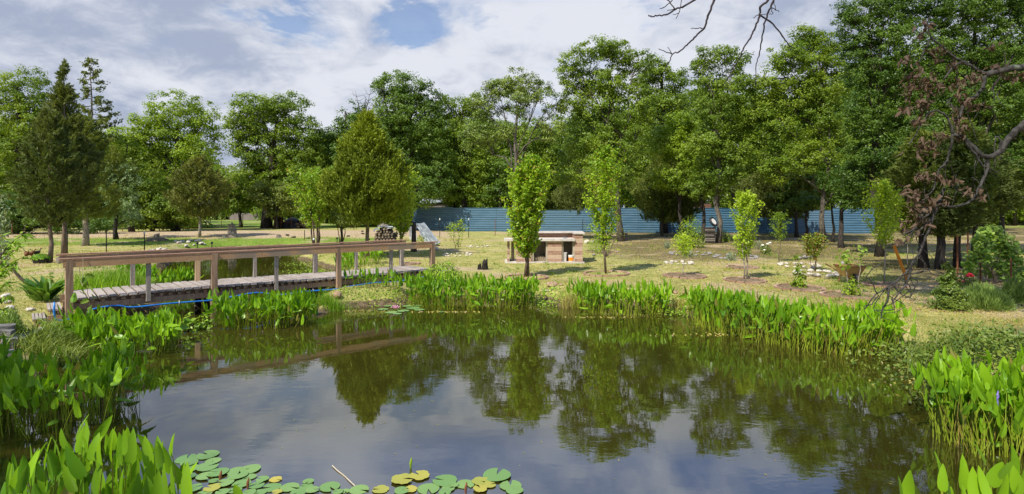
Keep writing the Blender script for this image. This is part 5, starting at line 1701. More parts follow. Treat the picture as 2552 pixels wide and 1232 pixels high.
# ---------------------------------------------------------------- wheelbarrow, orange pole
def wheelbarrow():
    g = gp(2116, 706)
    root = empty('wheelbarrow', g, 'old yellow wheelbarrow with a rusty tub standing on the lawn by the white rocks', 'wheelbarrow')
    z1 = .52; z0 = .22
    def ring(hx, hy, z): return [(g.x - hx, g.y - hy, g.z + z), (g.x + hx, g.y - hy, g.z + z), (g.x + hx * .9, g.y + hy, g.z + z), (g.x - hx * .9, g.y + hy, g.z + z)]
    v = ring(.19, .20, z0) + ring(.295, .36, z1) + ring(.275, .34, z1) + ring(.175, .185, z0 + .02)
    q = [(3, 2, 1, 0)] + [(k, (k + 1) % 4, 4 + (k + 1) % 4, 4 + k) for k in range(4)] + [(4 + k, 4 + (k + 1) % 4, 8 + (k + 1) % 4, 8 + k) for k in range(4)] + [(8 + k, 8 + (k + 1) % 4, 12 + (k + 1) % 4, 12 + k) for k in range(4)] + [(12, 13, 14, 15)]
    MB().arr(v, q).build('tub', M['yellow'], root)
    rim = MB(); r4 = [Vector(p) + Vector((0, 0, .008)) for p in ring(.295, .36, z1)]; rim.tube(r4 + [r4[0]], .014, 6); rim.build('rim', M['rust'], root)
    w_ = MB(); c = g + Vector((0, -.30, .16)); w_.tube([c + Vector((0, .13 * math.cos(a), .13 * math.sin(a))) for a in np.linspace(0, 2 * math.pi, 20)], .035, 7, cap=False); w_.tube([c - Vector((.04, 0, 0)), c + Vector((.04, 0, 0))], .07, 8); w_.build('wheel', M['black'], root)
    for s in (-1, 1):
        MB().tube([g + Vector((.14 * s, .2, z0)), g + Vector((.17 * s, .26, 0))], .016, 6).build('leg', M['rust'], root)
        MB().tube([g + Vector((.05 * s, -.32, .16)), g + Vector((.15 * s, -.1, z0 - .01)), g + Vector((.2 * s, .5, .40)), g + Vector((.24 * s, .85, .50))], .018, 6).build('handle', M['rust'], root)


wheelbarrow()
g = gp(2262, 697)
mb = MB(); top = P(2228, 612, g.y - .1)
mb.beam(g - Vector((0, 0, .05)), top, .07, .05, up=(0, 1, 0)); thing('orange_pole', mb, M['orange'], 'bright orange pole leaning behind the dead branch', 'pole', org=g)

# ---------------------------------------------------------------- left garden
g = gp(102, 656)
root = empty('planter_tub', g, 'low black planter tub full of greens by the nearest cedar trunk', 'planter')
mb = MB(); mb.lathe(g, [(.24, 0), (.29, .17), (.30, .2), (.27, .2), (.26, .15)], 18); mb.build('tub', M['black'], root)
pl = MB(); n = 260; d = rdir(n); d[:, 2] = abs(d[:, 2]); pos = np.array(g) + np.array([0, 0, .17]) + d * np.array([.34, .3, .2]); leaf_quads(pl, pos, unit(d + rdir(n) * .5), .09, .07); pl.build('greens', M['pickerel'], root)
g = gp(147, 657); mb = MB(); mb.tube([g + Vector((-.02, -.05, .13)), g + Vector((.35, .55, .13))], .14, 12)
thing('fallen_log', mb, M['stump'], 'short cut log lying at the foot of the second cedar', 'log', org=g)
g = gp(165, 650); mb = MB(); mb.lathe(g + Vector((.15, 0, .22)), [(.05, 0), (.24, .05), (.27, .06), (.2, .055)], 14); mb.box(g + Vector((.15, 0, .1)), (.05, .05, .22))
thing('bird_dish', mb, M['black'], 'dark dish on a short stand beside the second cedar trunk', 'dish', org=g)


def hen(px, py, mat, label, rz, peck=0.0):
    g = gp(px, py)
    root = empty('hen', g, label, 'hen', 'hens by the cedar', rz)
    import bmesh
    bm = bmesh.new()
    segs = [(-.20, .30, .020), (-.15, .25, .05), (-.07, .20, .085), (.02, .19, .095), (.09, .22, .075), (.12, .28, .05), (.135, .33 - peck, .036), (.15, .365 - peck, .034), (.18, .36 - peck, .012), (.205, .352 - peck, .004)]
    S = 10; rings = []
    for (x, z, r) in segs:
        rings.append([bm.verts.new((x, r * .8 * math.cos(2 * math.pi * k / S), z + r * math.sin(2 * math.pi * k / S))) for k in range(S)])
    for a, b in zip(rings[:-1], rings[1:]):
        for k in range(S): bm.faces.new((a[k], a[(k + 1) % S], b[(k + 1) % S], b[k]))
    bm.faces.new(rings[0]); bm.faces.new(rings[-1][::-1])
    for s in (-1, 1):
        pr = []
        for (z, r, x) in ((.13, .022, .03), (.07, .010, .035), (.008, .008, .03), (.0, .016, .05)):
            pr.append([bm.verts.new((x + r * math.cos(k * math.pi / 2), s * .035 + r * .8 * math.sin(k * math.pi / 2), z)) for k in range(4)])
        for a, b in zip(pr[:-1], pr[1:]):
            for k in range(4): bm.faces.new((a[k], a[(k + 1) % 4], b[(k + 1) % 4], b[k]))
    for f in bm.faces: f.smooth = True
    me = bpy.data.meshes.new('body'); bm.to_mesh(me); bm.free(); me.materials.append(M[mat])
    o = bpy.data.objects.new('body', me); col.objects.link(o); o.parent = root
    for nm, ma, cs in (('comb', 'red', [(.13, .40 - peck), (.15, .42 - peck), (.17, .40 - peck)]), ('tail', 'hen_dark', [(-.18, .30), (-.27, .40), (-.25, .33)])):
        me = bpy.data.meshes.new(nm); v = [(x, -.01, z) for x, z in cs] + [(x, .01, z) for x, z in cs]
        me.from_pydata(v, [], [(0, 1, 2), (5, 4, 3), (0, 3, 4, 1), (1, 4, 5, 2), (2, 5, 3, 0)]); me.materials.append(M[ma])
        c = bpy.data.objects.new(nm, me); col.objects.link(c); c.parent = root


hen(66, 645, 'hen', 'rust brown hen with lowered head, leftmost of three under the cedar', 2.6, .10)
hen(77, 643, 'hen', 'upright dark brown hen in the middle of three under the cedar', .4)
hen(92, 641, 'hen_dark', 'black hen nearest the planter tub under the cedar', 1.2)

# leaning prop pole, peach bough, silver shrub
g = gp(74, 709)
mb = MB(); mb.tube(bend(g - Vector((0, 0, .05)), P(-40, 600, g.y - .6), 5, .01), [.045, .045, .043, .04, .04, .04], 7)
thing('prop_pole', mb, M['bark_cedar'], 'dark pole leaning out of the left edge above the grass', 'pole', org=g)


def peach():
    Y = 8.5; b = Vector((X(-70, Y), Y, hz(X(-70, Y), Y)))
    root = empty('peach_tree', b, 'peach tree at the left edge with long drooping glossy leaves', 'tree')
    w_, f = MB(), MB()
    w_.tube(bend(b, P(-40, 560, Y), 5, .02), [.07, .06, .05, .04, .03, .02], 7)
    brs = [(-40, 700, 66, 556), (-40, 690, 52, 610), (-50, 720, 44, 660), (-50, 730, 28, 700), (-60, 745, 30, 740), (-50, 650, 8, 585), (-60, 760, 12, 775), (-60, 700, 60, 640), (-60, 910, 38, 925), (-60, 690, 70, 580)]
    for (x0, y0, x1, y1) in brs:
        br = bend(P(x0, y0, Y), P(x1, y1, Y + random.uniform(-.3, .3)), 5, .03)
        w_.tube(br, [.02, .016, .012, .009, .006, .003], 5, cap=False)
        n = 46; t = rng.random(n) * 5; k = np.minimum(t.astype(int), 4); A = np.array([tuple(q) for q in br])
        pos = A[k] + (A[k + 1] - A[k]) * (t - k)[:, None]
        ax = unit(rng.normal(size=(n, 3)) * np.array([1, 1, .5]) + np.array([.2, 0, -.55])); nr = unit(rng.normal(size=(n, 3)) * .6 + np.array([0, -.4, .8]))
        big_leaves(f, pos, ax, nr, .115 * (.6 + .7 * rng.random(n)), .030 * (.8 + .4 * rng.random(n)), curl=.3)
    w_.build('trunk', M['bark_young'], root); f.build('crown', M['peach'], root)


peach()
def silver():
    Y = 10.5
    b = Vector((X(-60, Y), Y, hz(X(-60, Y), Y)))
    root = empty('silver_shrub', b, 'tall shrub with silvery leaves at the left edge above the peach leaves', 'shrub')
    w_, f = MB(), MB()
    for (x1, y1) in ((4, 488), (18, 520), (24, 560), (14, 600), (22, 625), (0, 540), (8, 640), (-10, 500)):
        br = bend(P(-50, 760, Y), P(x1, y1, Y + random.uniform(-.3, .3)), 5, .02)
        w_.tube(br, [.02, .016, .012, .009, .006, .003], 5, cap=False)
        n = 150; t = (.45 + .55 * rng.random(n)) * 5; k = np.minimum(t.astype(int), 4); A = np.array([tuple(q) for q in br])
        pos = A[k] + (A[k + 1] - A[k]) * (t - k)[:, None] + rng.normal(0, .045, (n, 3))
        al = unit(rng.normal(size=(n, 3)) * .6 + np.array([0, 0, .9])); nr = rdir(n); nr = unit(nr - al * (nr * al).sum(1, keepdims=True))
        leaf_quads(f, pos, nr, .075, .026, along=al)
    w_.build('stem', M['bark_young'], root); f.build('foliage', M['silver'], root)


silver()
def canna(label, px, base, n, h, spread, group=None, name='broad_leaved_plant'):
    g = gp(px, base); root = empty(name, g, label, 'plant', group)
    f = MB(); az = rng.random(n) * 6.28; o = np.stack([np.cos(az), np.sin(az), np.zeros(n)], 1)
    r = np.sqrt(rng.random(n))[:, None] * spread
    pos = np.array(g) + o * r * .5 + np.array([0, 0, .02]) + np.stack([0 * az, 0 * az, h * .35 * rng.random(n)], 1)
    ax = unit(o * (.3 + .7 * rng.random((n, 1))) + np.array([0, 0, .9]))
    big_leaves(f, pos, ax, unit(np.array([0, 0, .6]) - o * .9 + .2 * rng.normal(size=(n, 3))), h * (.5 + .4 * rng.random(n)), h * .24 * (.7 + .5 * rng.random(n)), curl=.25)
    f.build('foliage', M['canna'], root, smooth=True)


canna('broad-leaved dark green plant clump left of the bridge steps', 112, 752, 55, .62, .34)
canna('broad-leaved plant half hidden between the steps and the left end post', 85, 748, 22, .5, .25)
shrub('leggy bright plant rising out of the broad-leaved clump', 122, 740, 14, 682, 'bright', .08, 260)
shrub('soft feathery mound of grey green at the left edge behind the rocks', 10, 838, 42, 772, 'lavender', .10, 2600, spiky=True, leafW=.14)
for i, (px, py, h, m) in enumerate(((14, 742, 11, 'stone'), (20, 757, 10, 'stone'), (25, 773, 11, 'stone'), (32, 790, 12, 'stone'), (8, 801, 12, 'stone'), (26, 804, 12, 'stone'), (46, 826, 15, 'stone_grey'), (52, 846, 14, 'stone_grey'), (66, 840, 11, 'stone'),
                                    (80, 836, 11, 'stone'), (92, 831, 9, 'stone'), (101, 825, 10, 'stone'), (108, 808, 13, 'stone'), (120, 799, 10, 'stone'), (76, 775, 9, 'stone'), (-5, 790, 12, 'stone'))):
    rock(px, py, h, m, f'limestone border rock at the left edge, {ordinal(i)} in the line from peach leaves to steps', 'limestone border rocks at the left')
rock(86, 745, 9, 'stone', 'pale rock peeping out left of the bridge steps')
for i, (px, py, sx, sy, sz, rz) in enumerate(((10, 868, .34, .22, .16, .5), (24, 855, .26, .2, .15, .9), (8, 850, .32, .24, .17, .4), (4, 892, .34, .26, .18, .6), (14, 845, .3, .2, .12, .8))):
    gq = gp(px, py); zo = (0, 0, .10, 0, .18)[i] - .03; sx, sy, sz = sx * .8, sy * .8, sz * .72
    mb = MB(); mb.box(gq + Vector((0, 0, sz / 2 + zo)), (sx, sy, sz), rz, jit=.012)
    thing('wall_stone', mb, M['stone_dark'], f'grey building stone in the low stack at the left edge, {("nearest on the ground", "right-hand one", "second course", "closest to the water", "topmost")[i]}', 'stone', 'grey stones stacked at the left edge', org=gq)
# ---------------------------------------------------------------- young trees and garden plants on the lawn
young_tree('tall leafy columnar young pear with twin stems in front of the brick counter', 1312, 690, 374, 42, 'pear', 628, 2, .042, .105, 11500, 90, name='pear_tree', upright=1.2)
young_tree('second young pear with reddish shoot tips and a single dark stem', 1510, 682, 352, 44, 'pear', 610, 1, .036, .095, 6500, 60, name='pear_tree', upright=1.5)
shrub('wispy side shoots at the foot of the second pear crown', 1511, 640, 62, 520, 'lime', .075, 420, stems=14)
young_tree('slender young peach in a ring of white rocks', 1138, 634, 545, 24, 'lime', 615, 2, .016, .10, 620, 18, name='peach_tree', leafW=.3, upright=1.2)
young_tree('white-stemmed sapling with a rounded bright head', 1704, 688, 578, 33, 'lime', 632, 1, .018, .085, 900, 22, bark='bark_light', shape='round', name='sapling', leafW=.35, upright=.3)
young_tree('tall pale-stemmed sapling with upright lime green shoots', 1858, 698, 468, 30, 'lime', 640, 2, .024, .085, 3000, 40, bark='bark_light', name='sapling', upright=1.5)
young_tree('shaded green sapling before the right part of the blue fence', 1942, 655, 522, 30, 'bright', 595, 1, .016, .095, 1000, 20, name='sapling', shape='round', leafW=.35)
young_tree('bronze and green rose-like bush beside the white rocks', 2028, 676, 578, 33, 'rosebush', 640, 3, .016, .075, 2000, 30, name='bronze_bush', shape='round')
young_tree('thin sapling growing inside the farther white ring', 1983, 664, 635, 12, 'bright', 650, 1, .010, .08, 90, 6, name='sapling', shape='round')
young_tree('left fig sapling with few large leaves before the wheelbarrow', 2118, 737, 628, 36, 'vine', 665, 1, .016, .12, 60, 9, bark='bark_light', name='fig_sapling', shape='round', leafW=.8, lean=-.12)
young_tree('right fig sapling with a tall thin stem and leaves only at its tip', 2136, 737, 604, 20, 'vine', 650, 1, .016, .10, 46, 7, bark='bark_light', name='fig_sapling', shape='round', leafW=.8, lean=.10)
shrub('bright leaves sprouting at the foot of the fig saplings', 2122, 738, 20, 690, 'bright', .10, 190)
shrub('small bright leafy plant in the brick ring left of the fig saplings', 1992, 718, 20, 656, 'bright', .10, 330, taper=.5)
young_tree('slender tall tree with a pale stem behind the dead branch', 2203, 712, 440, 44, 'lime', 610, 1, .024, .085, 2800, 44, bark='bark_light', name='young_tree', upright=1.4)
young_tree('thin pale stem with small leaves right of the slender tall tree', 2263, 668, 500, 30, 'lime', 600, 1, .018, .09, 900, 20, bark='bark_light', name='young_tree', upright=1.2)
young_tree('yellow green columnar tree behind the firewood stack', 1000, 632, 406, 34, 'lime', 590, 2, .035, .12, 4200, 46, name='young_tree', upright=1.2)
young_tree('multi-stemmed light green tree left of the golden cedar', 788, 622, 408, 66, 'pear', 560, 5, .045, .12, 7600, 70, name='young_tree', shape='round', upright=1.0)
young_tree('dark-stemmed cluster of thin trunks under the golden cedar', 852, 618, 500, 34, 'oak', 560, 4, .03, .12, 1500, 24, name='young_tree', shape='round')
shrub('round bright green bush left of the sideways log stack', 1722, 618, 32, 536, 'bright', .10, 2000, name='green_bush')
shrub('small green bush right of the sideways log stack', 1806, 602, 14, 572, 'bright', .10, 400)
shrub('low feathery light green plant behind the second pear', 1494, 632, 26, 588, 'weed_light', .09, 900, spiky=True, leafW=.2)
for (px, b, h, t, lb) in ((1892, 622, 14, 596, 'bluish spiky plant in the shade left of the white flowers'), (1822, 650, 12, 628, 'bluish spiky plant left of the tall pale-stemmed sapling'), (1716, 640, 14, 622, 'bluish iris clump by the grey stone ring'), (1664, 620, 8, 598, 'bluish spiky plant left of the green bush')):
    shrub(lb, px, b, h, t, 'bluegreen', .22, 110, spiky=True, leafW=.12, name='spiky_plant', cat='plant')
shrub('low dark bush crowned with white blooms in the shade', 1908, 634, 13, 606, 'weed', .08, 420)
for i, (px, py) in enumerate(((1901, 612), (1919, 606), (1913, 609), (1905, 624))):
    c = P(px, py, gp(1908, 634).y - .1); mb = MB(); mb.lathe(c, [(.02, -.03), (.07, 0), (.06, .04), (.01, .05)], 8)
    thing('white_bloom', mb, M['whiteflower'], f'white bloom on the low dark bush, {("lower left", "top right", "top middle", "lowest")[i]} one', 'flower', 'white blooms on the dark bush', org=c)
shrub('dense dark upright bush at the right with a pointed top', 2366, 772, 42, 658, 'weed', .055, 5600, name='dense_bush', leafW=.5, taper=.62)
shrub('airy mound of light green lavender shoots beside the dense dark bush', 2452, 768, 52, 706, 'lavender', .13, 5200, spiky=True, leafW=.10, name='lavender')
shrub('second mound of pale shoots at the right edge below the vine', 2535, 752, 34, 690, 'lavender', .13, 2600, spiky=True, leafW=.10, name='lavender')
shrub('sparse rose bush carrying red blooms behind the dense dark bush', 2412, 716, 24, 676, 'weed', .07, 420, name='rose_bush')
for i, (px, py, r) in enumerate(((2417, 684, .055), (2412, 688, .05), (2422, 688, .05), (2400, 702, .03), (2390, 698, .03))):
    c = P(px, py, gp(2412, 716).y - .25); mb = MB(); mb.lathe(c, [(.3 * r, -.6 * r), (r, -.2 * r), (1.05 * r, .3 * r), (.6 * r, .7 * r), (.1 * r, .6 * r)], 9)
    thing('red_rose', mb, M['red'], f'red rose on the sparse bush, {("topmost of the big cluster", "left in the big cluster", "right in the big cluster", "small one lower left", "smallest at the far left")[i]}', 'flower', 'red roses', org=c)


def vine():
    g = gp(2480, 708)
    root = empty('grape_vine', g, 'grape vine with big pale leaves sprawling over rusty posts at the right', 'vine')
    f, w_ = MB(), MB()
    for (px, py, rx, ry, n) in ((2470, 585, 34, 26, 420), (2500, 610, 34, 34, 480), (2520, 640, 28, 36, 420), (2455, 625, 26, 36, 260), (2490, 670, 40, 30, 420), (2540, 690, 26, 26, 220), (2440, 600, 20, 20, 120), (2420, 660, 20, 36, 200)):
        Y = g.y + random.uniform(-.2, .4); c = np.array(P(px, py, Y)); k = Y / F
        d = rdir(n); pos = c + d * (rng.random((n, 1)) ** .5) * np.array([rx * k, rx * k * .8, ry * k])
        leaf_quads(f, pos, unit(d * .4 + rdir(n) * .7 + np.array([0, -.4, .5])), .105 * (.6 + .7 * rng.random(n)), .09)
        w_.tube(bend(g, c, 4, .06), [.02, .016, .012, .008, .004], 5)
    w_.build('stem', M['bark_young'], root); f.build('foliage', M['vine'], root)


vine()
for (px, b, t, lb) in ((2443, 706, 616, 'rusty post in front of the grape vine, left one'), (2519, 716, 645, 'rusty post in front of the grape vine at its right'), (2386, 690, 586, 'thin rusty post between the cedar trunks'), (2412, 690, 580, 'rusty post at the left end of the vine')):
    t_post(px, b, t, 'rust', lb)
g0 = gp(2395, 700)

# ---------------------------------------------------------------- pickerelweed and other pond plants
def pk(label, line, depth, n, h, **kw):
    return pickerel(label, strip_roots(line, depth, n), h, **kw)


pk('dense pickerelweed stand against the left end of the footbridge', [(208, 868), (245, 884), (330, 892), (395, 886), (428, 868)], [.5, 1.0, 1.2, 1.0, .5], 460, .68, leafL=.20, leafW=.085)
pk('pickerelweed stand rising beside the big middle-left bridge post', [(548, 818), (600, 824), (680, 822), (740, 814), (762, 800)], [.7, .9, .9, .8, .5], 500, .74, leafL=.20, leafW=.085)
pk('long pickerelweed stand by the right end of the footbridge', [(1030, 762), (1090, 772), (1180, 774), (1280, 770), (1318, 763)], [1.1, 1.3, 1.3, 1.1, .5], 760, .80, leafL=.21, leafW=.085)
pk('pickerelweed stand on the far bank in front of the second pear', [(1442, 770), (1500, 786), (1580, 790), (1650, 784)], [.4, .8, .8, .5], 480, .76, leafL=.21, leafW=.085)
pk('longest pickerelweed stand along the far right bank', [(1742, 808), (1790, 830), (1880, 850), (2000, 876), (2120, 890), (2215, 882)], [.6, 1.1, 1.2, 1.3, 1.3, .8], 1400, .82, leafL=.20, leafW=.080)
pk('small sparse pickerelweed patch on the bank beneath the right half of the footbridge', [(870, 752), (940, 756), (1010, 752)], [.7, .8, .6], 80, .52, leafL=.22, leafW=.09)
pk('pickerelweed growing behind the left half of the footbridge', [(300, 728), (380, 732), (450, 726), (468, 716)], [1.3, 1.3, 1.0, .5], 300, .68, leafL=.22, leafW=.10)
pk('pickerelweed growing behind the right half of the footbridge', [(850, 686), (880, 692), (915, 690), (940, 684)], [1.4, 1.4, 1.2, .8], 150, .74, leafL=.26, leafW=.11)
pk('shaded pickerelweed bed filling the left edge of the near water', [(-60, 1000), (30, 1088), (120, 1100), (200, 1092), (262, 1060), (285, 1010)], [.5, .8, 1.1, 1.2, 1.1, .7], 640, .76, leafL=.19, leafW=.080, name='pickerelweed')
pk('pickerelweed bed filling the right edge of the near water', [(2372, 1086), (2410, 1128), (2470, 1146), (2540, 1150), (2680, 1160)], [.7, 1.1, 1.2, 1.3, 1.3], 680, .82, leafL=.20, leafW=.082, spikes=2)


def near_clump(label, pts, h0, leafL, leafW, spikes=0, lean=(0, 0)):
    """Nearest leaves, each set by where its blade's middle shows and how far off it stands."""
    n = len(pts)
    tips = np.array([tuple(P(px, py, Y)) for px, py, Y in pts])
    roots = np.stack([tips[:, 0] + rng.normal(0, .10, n), tips[:, 1] + rng.normal(0, .08, n), np.full(n, -.05)], 1)
    c = roots.mean(0); root = empty('pickerelweed', (c[0], c[1], 0), label, 'water plant', 'pickerelweed clumps around the pond')
    st, lv = MB(), MB()
    L = leafL * np.clip(rng.normal(1, .14, n), .7, 1.35)
    base = tips - np.array([0, 0, 1.0]) * (L * .45)[:, None]
    az = rng.random(n) * 6.28; o = np.stack([np.cos(az), np.sin(az), np.zeros(n)], 1)
    stems3(st, roots, base, np.full(n, .0062), o * .03, 5)
    ax = unit(np.array([0, 0, 1.0]) + o * .35 * rng.random((n, 1)) + .13 * rng.normal(size=(n, 3)))
    nr = unit(np.stack([rng.normal(0, .75, n), rng.choice([-1, -1, 1], n) * 1.0, rng.normal(.1, .2, n)], 1))
    big_leaves(lv, base, ax, nr, L, leafW * np.clip(rng.normal(1, .16, n), .6, 1.4), curl=.10)
    st.build('stems', M['pickerel_stem'], root); lv.build('leaves', M['pickerel'], root, smooth=True)


pts = [(430, 1112, 3.7), (402, 1140, 3.6), (345, 1120, 3.9), (375, 1105, 4.0), (310, 1125, 3.9), (285, 1140, 3.8), (240, 1065, 4.5), (192, 1068, 4.6), (228, 1130, 4.2), (265, 1110, 4.3), (205, 1140, 4.1), (330, 1175, 3.6), (365, 1185, 3.5), (440, 1200, 3.4), (470, 1205, 3.3)]
for i in range(170):
    f = random.random()
    px = random.uniform(10, 470); ylo = np.interp(px, [0, 60, 130, 200, 260, 330, 430, 480], [1190, 1150, 1115, 1075, 1085, 1110, 1120, 1190])
    pts.append((px, random.uniform(ylo, ylo + 190), random.uniform(3.3, 4.3)))
near_clump('nearest pickerelweed at the lower left, its broad blades against the water', pts, .9, .185, .064)
pts = [(2362, 1195, 3.0), (2400, 1180, 3.1), (2345, 1170, 3.2), (2432, 1215, 2.9), (2500, 1160, 3.1), (2528, 1150, 3.1), (2540, 1200, 2.9), (2470, 1180, 3.2), (2268, 1215, 3.0), (2242, 1225, 3.0), (2490, 1215, 2.9), (2455, 1130, 3.4)]
for i in range(14): pts.append((random.uniform(2330, 2600), random.uniform(1190, 1300), random.uniform(2.8, 3.3)))
near_clump('nearest pickerelweed at the lower right corner', pts, .9, .175, .062)
near_clump('single pickerelweed tip poking up below the lily pads', [(597, 1226, 3.3)], .9, .10, .05)
for (q, lb) in (((1357, 728, 14.4), 'lone pickerelweed stalk right of the long stand by the bridge'), ((1712, 752, 13.6), 'taller lone pickerelweed stalk in the muddy gap of the far bank'), ((1706, 775, 13.5), 'shorter lone pickerelweed stalk in the muddy gap of the far bank'),
                ((2236, 795, 9.9), 'lone pickerelweed stalk at the right tip of the longest stand'), ((2275, 822, 9.6), 'lone pickerelweed stalk standing among rushes at the right bank'), ((515, 765, 12.6), 'lone pickerelweed stalk left of the big middle-left bridge post'), ((530, 771, 12.6), 'lone pickerelweed stalk in front of the big middle-left bridge post')):
    near_clump(lb, [q], .9, .20, .085)


def blade_patch(label, region, n, h, w_, mat, name='reeds', cat='reeds', lean=.25, kind=None, flowers=None, zoff=0.0):
    """region: list of (px, py, spread_x_m, spread_y_m, share)."""
    R = []
    tot = sum(r[4] for r in region)
    for (px, py, sx, sy, sh) in region:
        g = gp(px, py) if py > HY + 8 else None
        k = int(n * sh / tot)
        R.append(np.stack([g.x + rng.normal(0, sx, k), g.y + rng.normal(0, sy, k), np.zeros(k)], 1))
    R = np.concatenate(R); R[:, 2] = np.maximum(height(R[:, 0], R[:, 1]), -.03) - .01 + zoff
    mb = MB(); blades(mb, R, h * (.5 + .7 * rng.random(len(R))), w_ * (.6 + .8 * rng.random(len(R))), lean)
    c = R.mean(0)
    return tag(mb.build(name, M[mat], org=tuple(c)), label, cat, kind=kind)


blade_patch('tall grassy reeds left of the pickerelweed behind the footbridge', [(255, 722, .5, .5, 1), (300, 716, .5, .5, 1)], 1500, .55, .014, 'reed')
blade_patch('tuft of fine grass at the foot of the third big bridge post', [(820, 765, .25, .12, 1)], 500, .38, .010, 'reed', name='grass_tuft', cat='grass')
blade_patch('thin grey green rushes standing in the water at the right bank', [(2330, 905, .35, .3, 1), (2300, 925, .2, .2, .6), (2390, 880, .4, .2, .3)], 230, .62, .008, 'weed', lean=.35)
blade_patch('dry brownish stalks on the muddy gap between the two far stands', [(1410, 768, .12, .1, 1), (1425, 764, .12, .1, 1), (1680, 778, .3, .15, 1), (1698, 770, .2, .15, 1)], 330, .45, .010, 'grass', lean=.3)
blade_patch('light weeds and grass under the left end of the footbridge', [(225, 832, .4, .2, 1), (200, 848, .35, .2, 1)], 800, .26, .014, 'weed_light', lean=.6, name='weeds', cat='weeds')
shrub('soft light green bush on the bank beside the right end post of the bridge', 1105, 698, 46, 655, 'weed_light', .08, 1500)
shrub('flowering water plant with drooping spikes in the shade of the bridge', 470, 826, 20, 782, 'weed_light', .10, 150, b=(*on_water(470, 826), -.02), name='water_plant', cat='water plant')
shrub('second drooping water plant close to the big middle-left bridge post', 512, 818, 18, 775, 'weed_light', .10, 120, b=(*on_water(512, 818), -.02), name='water_plant', cat='water plant')


def leafy_cover(label, regs, mat, leaf, n, h, name='ground_cover', leafW=.6):
    mb = MB(); tot = sum(r[4] for r in regs); cc = []
    for (px, py, sx, sy, sh) in regs:
        g = gp(px, py); k = int(n * sh / tot)
        x = g.x + rng.normal(0, sx, k); y = g.y + rng.normal(0, sy, k)
        z = np.maximum(height(x, y), 0) + h * rng.random(k) ** 1.3
        pos = np.stack([x, y, z], 1); cc.append(pos)
        leaf_quads(mb, pos, unit(rdir(k) * .8 + np.array([0, -.1, .8])), leaf * (.5 + .9 * rng.random(k)), leaf * leafW)
    c = np.concatenate(cc).mean(0)
    return tag(mb.build(name, M[mat], org=(c[0], c[1], 0)), label, 'ground cover', kind='stuff')


leafy_cover('tangled dark weeds on the shaded right bank above the water', [(2380, 880, .7, .35, 1), (2460, 870, .8, .4, 1), (2530, 880, .8, .5, 1), (2320, 900, .4, .3, .6), (2560, 930, .8, .5, .8), (2440, 930, .6, .3, .7)], 'weed', .07, 5200, .30)
blade_patch('dark spiky weeds on the left bank behind the shaded pickerelweed', [(165, 872, .30, .18, 1), (225, 862, .32, .18, 1), (120, 895, .30, .16, .7), (268, 842, .2, .15, .4)], 2600, .30, .016, 'weed', name='weeds', cat='weeds', lean=.9)
leafy_cover('weedy growth along the muddy far bank between the stands', [(1345, 742, .4, .25, 1), (1390, 752, .5, .2, 1), (1690, 770, .5, .3, 1.2), (1000, 745, .8, .2, .8), (900, 752, .6, .2, .8), (780, 680, .6, .5, 1), (760, 660, .7, .5, .8), (1700, 785, .3, .2, .6)], 'weed_light', .06, 2600, .13)
leafy_cover('scraps of floating weed by the feet of the far plants', [(1120, 778, .5, .05, 1), (860, 775, .4, .05, 1), (1500, 792, .6, .05, 1), (1800, 835, .7, .08, 1), (2290, 905, .5, .2, 1), (2310, 960, .3, .3, 1)], 'grass', .06, 500, .012)


def lawn_grass():
    mb = MB()
    n = 150000
    u = rng.random(n); Y = 9.5 / (1 - u * (1 - 9.5 / 42.0)); px = rng.uniform(-60, 2620, n)
    x = (px - CX) / F * Y; s = pond_sd(x, Y)
    pat = gapnoise(np.stack([x, Y, 0 * x], 1), 1.1) + .5 * gapnoise(np.stack([x, Y, 0 * x], 1), 3.3)
    keep = (s > .12) & (pat > rng.uniform(-.9, .55, n))
    x, Y = x[keep], Y[keep]
    R = np.stack([x, Y, height(x, Y) - .006], 1)
    blades(mb, R, .018 + .0019 * Y * (.3 + rng.random(len(R))), .004 + .00075 * Y, .7)
    tag(mb.build('lawn_grass', M['grass']), 'short patchy lawn grass over the field round the pond', 'grass', kind='stuff')
    # ragged longer grass along the waterline
    mb = MB(); R = []
    for i in range(len(PP)):
        a, b = PP[i], PP[(i + 1) % len(PP)]
        L = np.linalg.norm(b - a); k = int(L * 190)
        t = rng.random((k, 1)); nrm = np.array([(b - a)[1], -(b - a)[0]]) / max(L, 1e-6)
        q = a + (b - a) * t + nrm * rng.uniform(-.02, .75, (k, 1)); R.append(q)
    R = np.concatenate(R); s = pond_sd(R[:, 0], R[:, 1]); pat = gapnoise(np.stack([R[:, 0], R[:, 1], 0 * s], 1), 2.1)
    R = R[(s > -.03) & (R[:, 1] > 2.5) & (pat > -.35)]
    R = np.stack([R[:, 0], R[:, 1], np.maximum(height(R[:, 0], R[:, 1]), 0) - .005], 1)
    blades(mb, R, .07 + .16 * rng.random(len(R)), .012, .7)
    tag(mb.build('bank_grass', M['grass']), 'ragged grass along the edge of the water', 'grass', kind='stuff')


lawn_grass()

def pond_scum():
    """Fallen leaves, bits of weed and pollen that drift on the water, thickest near the banks."""
    n = 60000
    x = rng.uniform(-11, 9, n); y = rng.uniform(3, 17, n); s = pond_sd(x, y)
    pat = gapnoise(np.stack([x, y, 0 * x], 1), 1.3)
    keep = (s < -.03) & (rng.random(n) < .012 + .16 * np.exp(s / .35) * (pat > .1))
    x, y = x[keep], y[keep]; k = len(x); mb = MB()
    leaf_quads(mb, np.stack([x, y, np.full(k, .004)], 1), unit(rng.normal(0, .03, (k, 3)) + np.array([0, 0, 1.0])), .012 + .04 * rng.random(k) ** 2, .012)
    tag(mb.build('floating_litter', M['grass']), 'bits of leaf and weed drifting on the pond', 'litter', kind='stuff')


pond_scum()


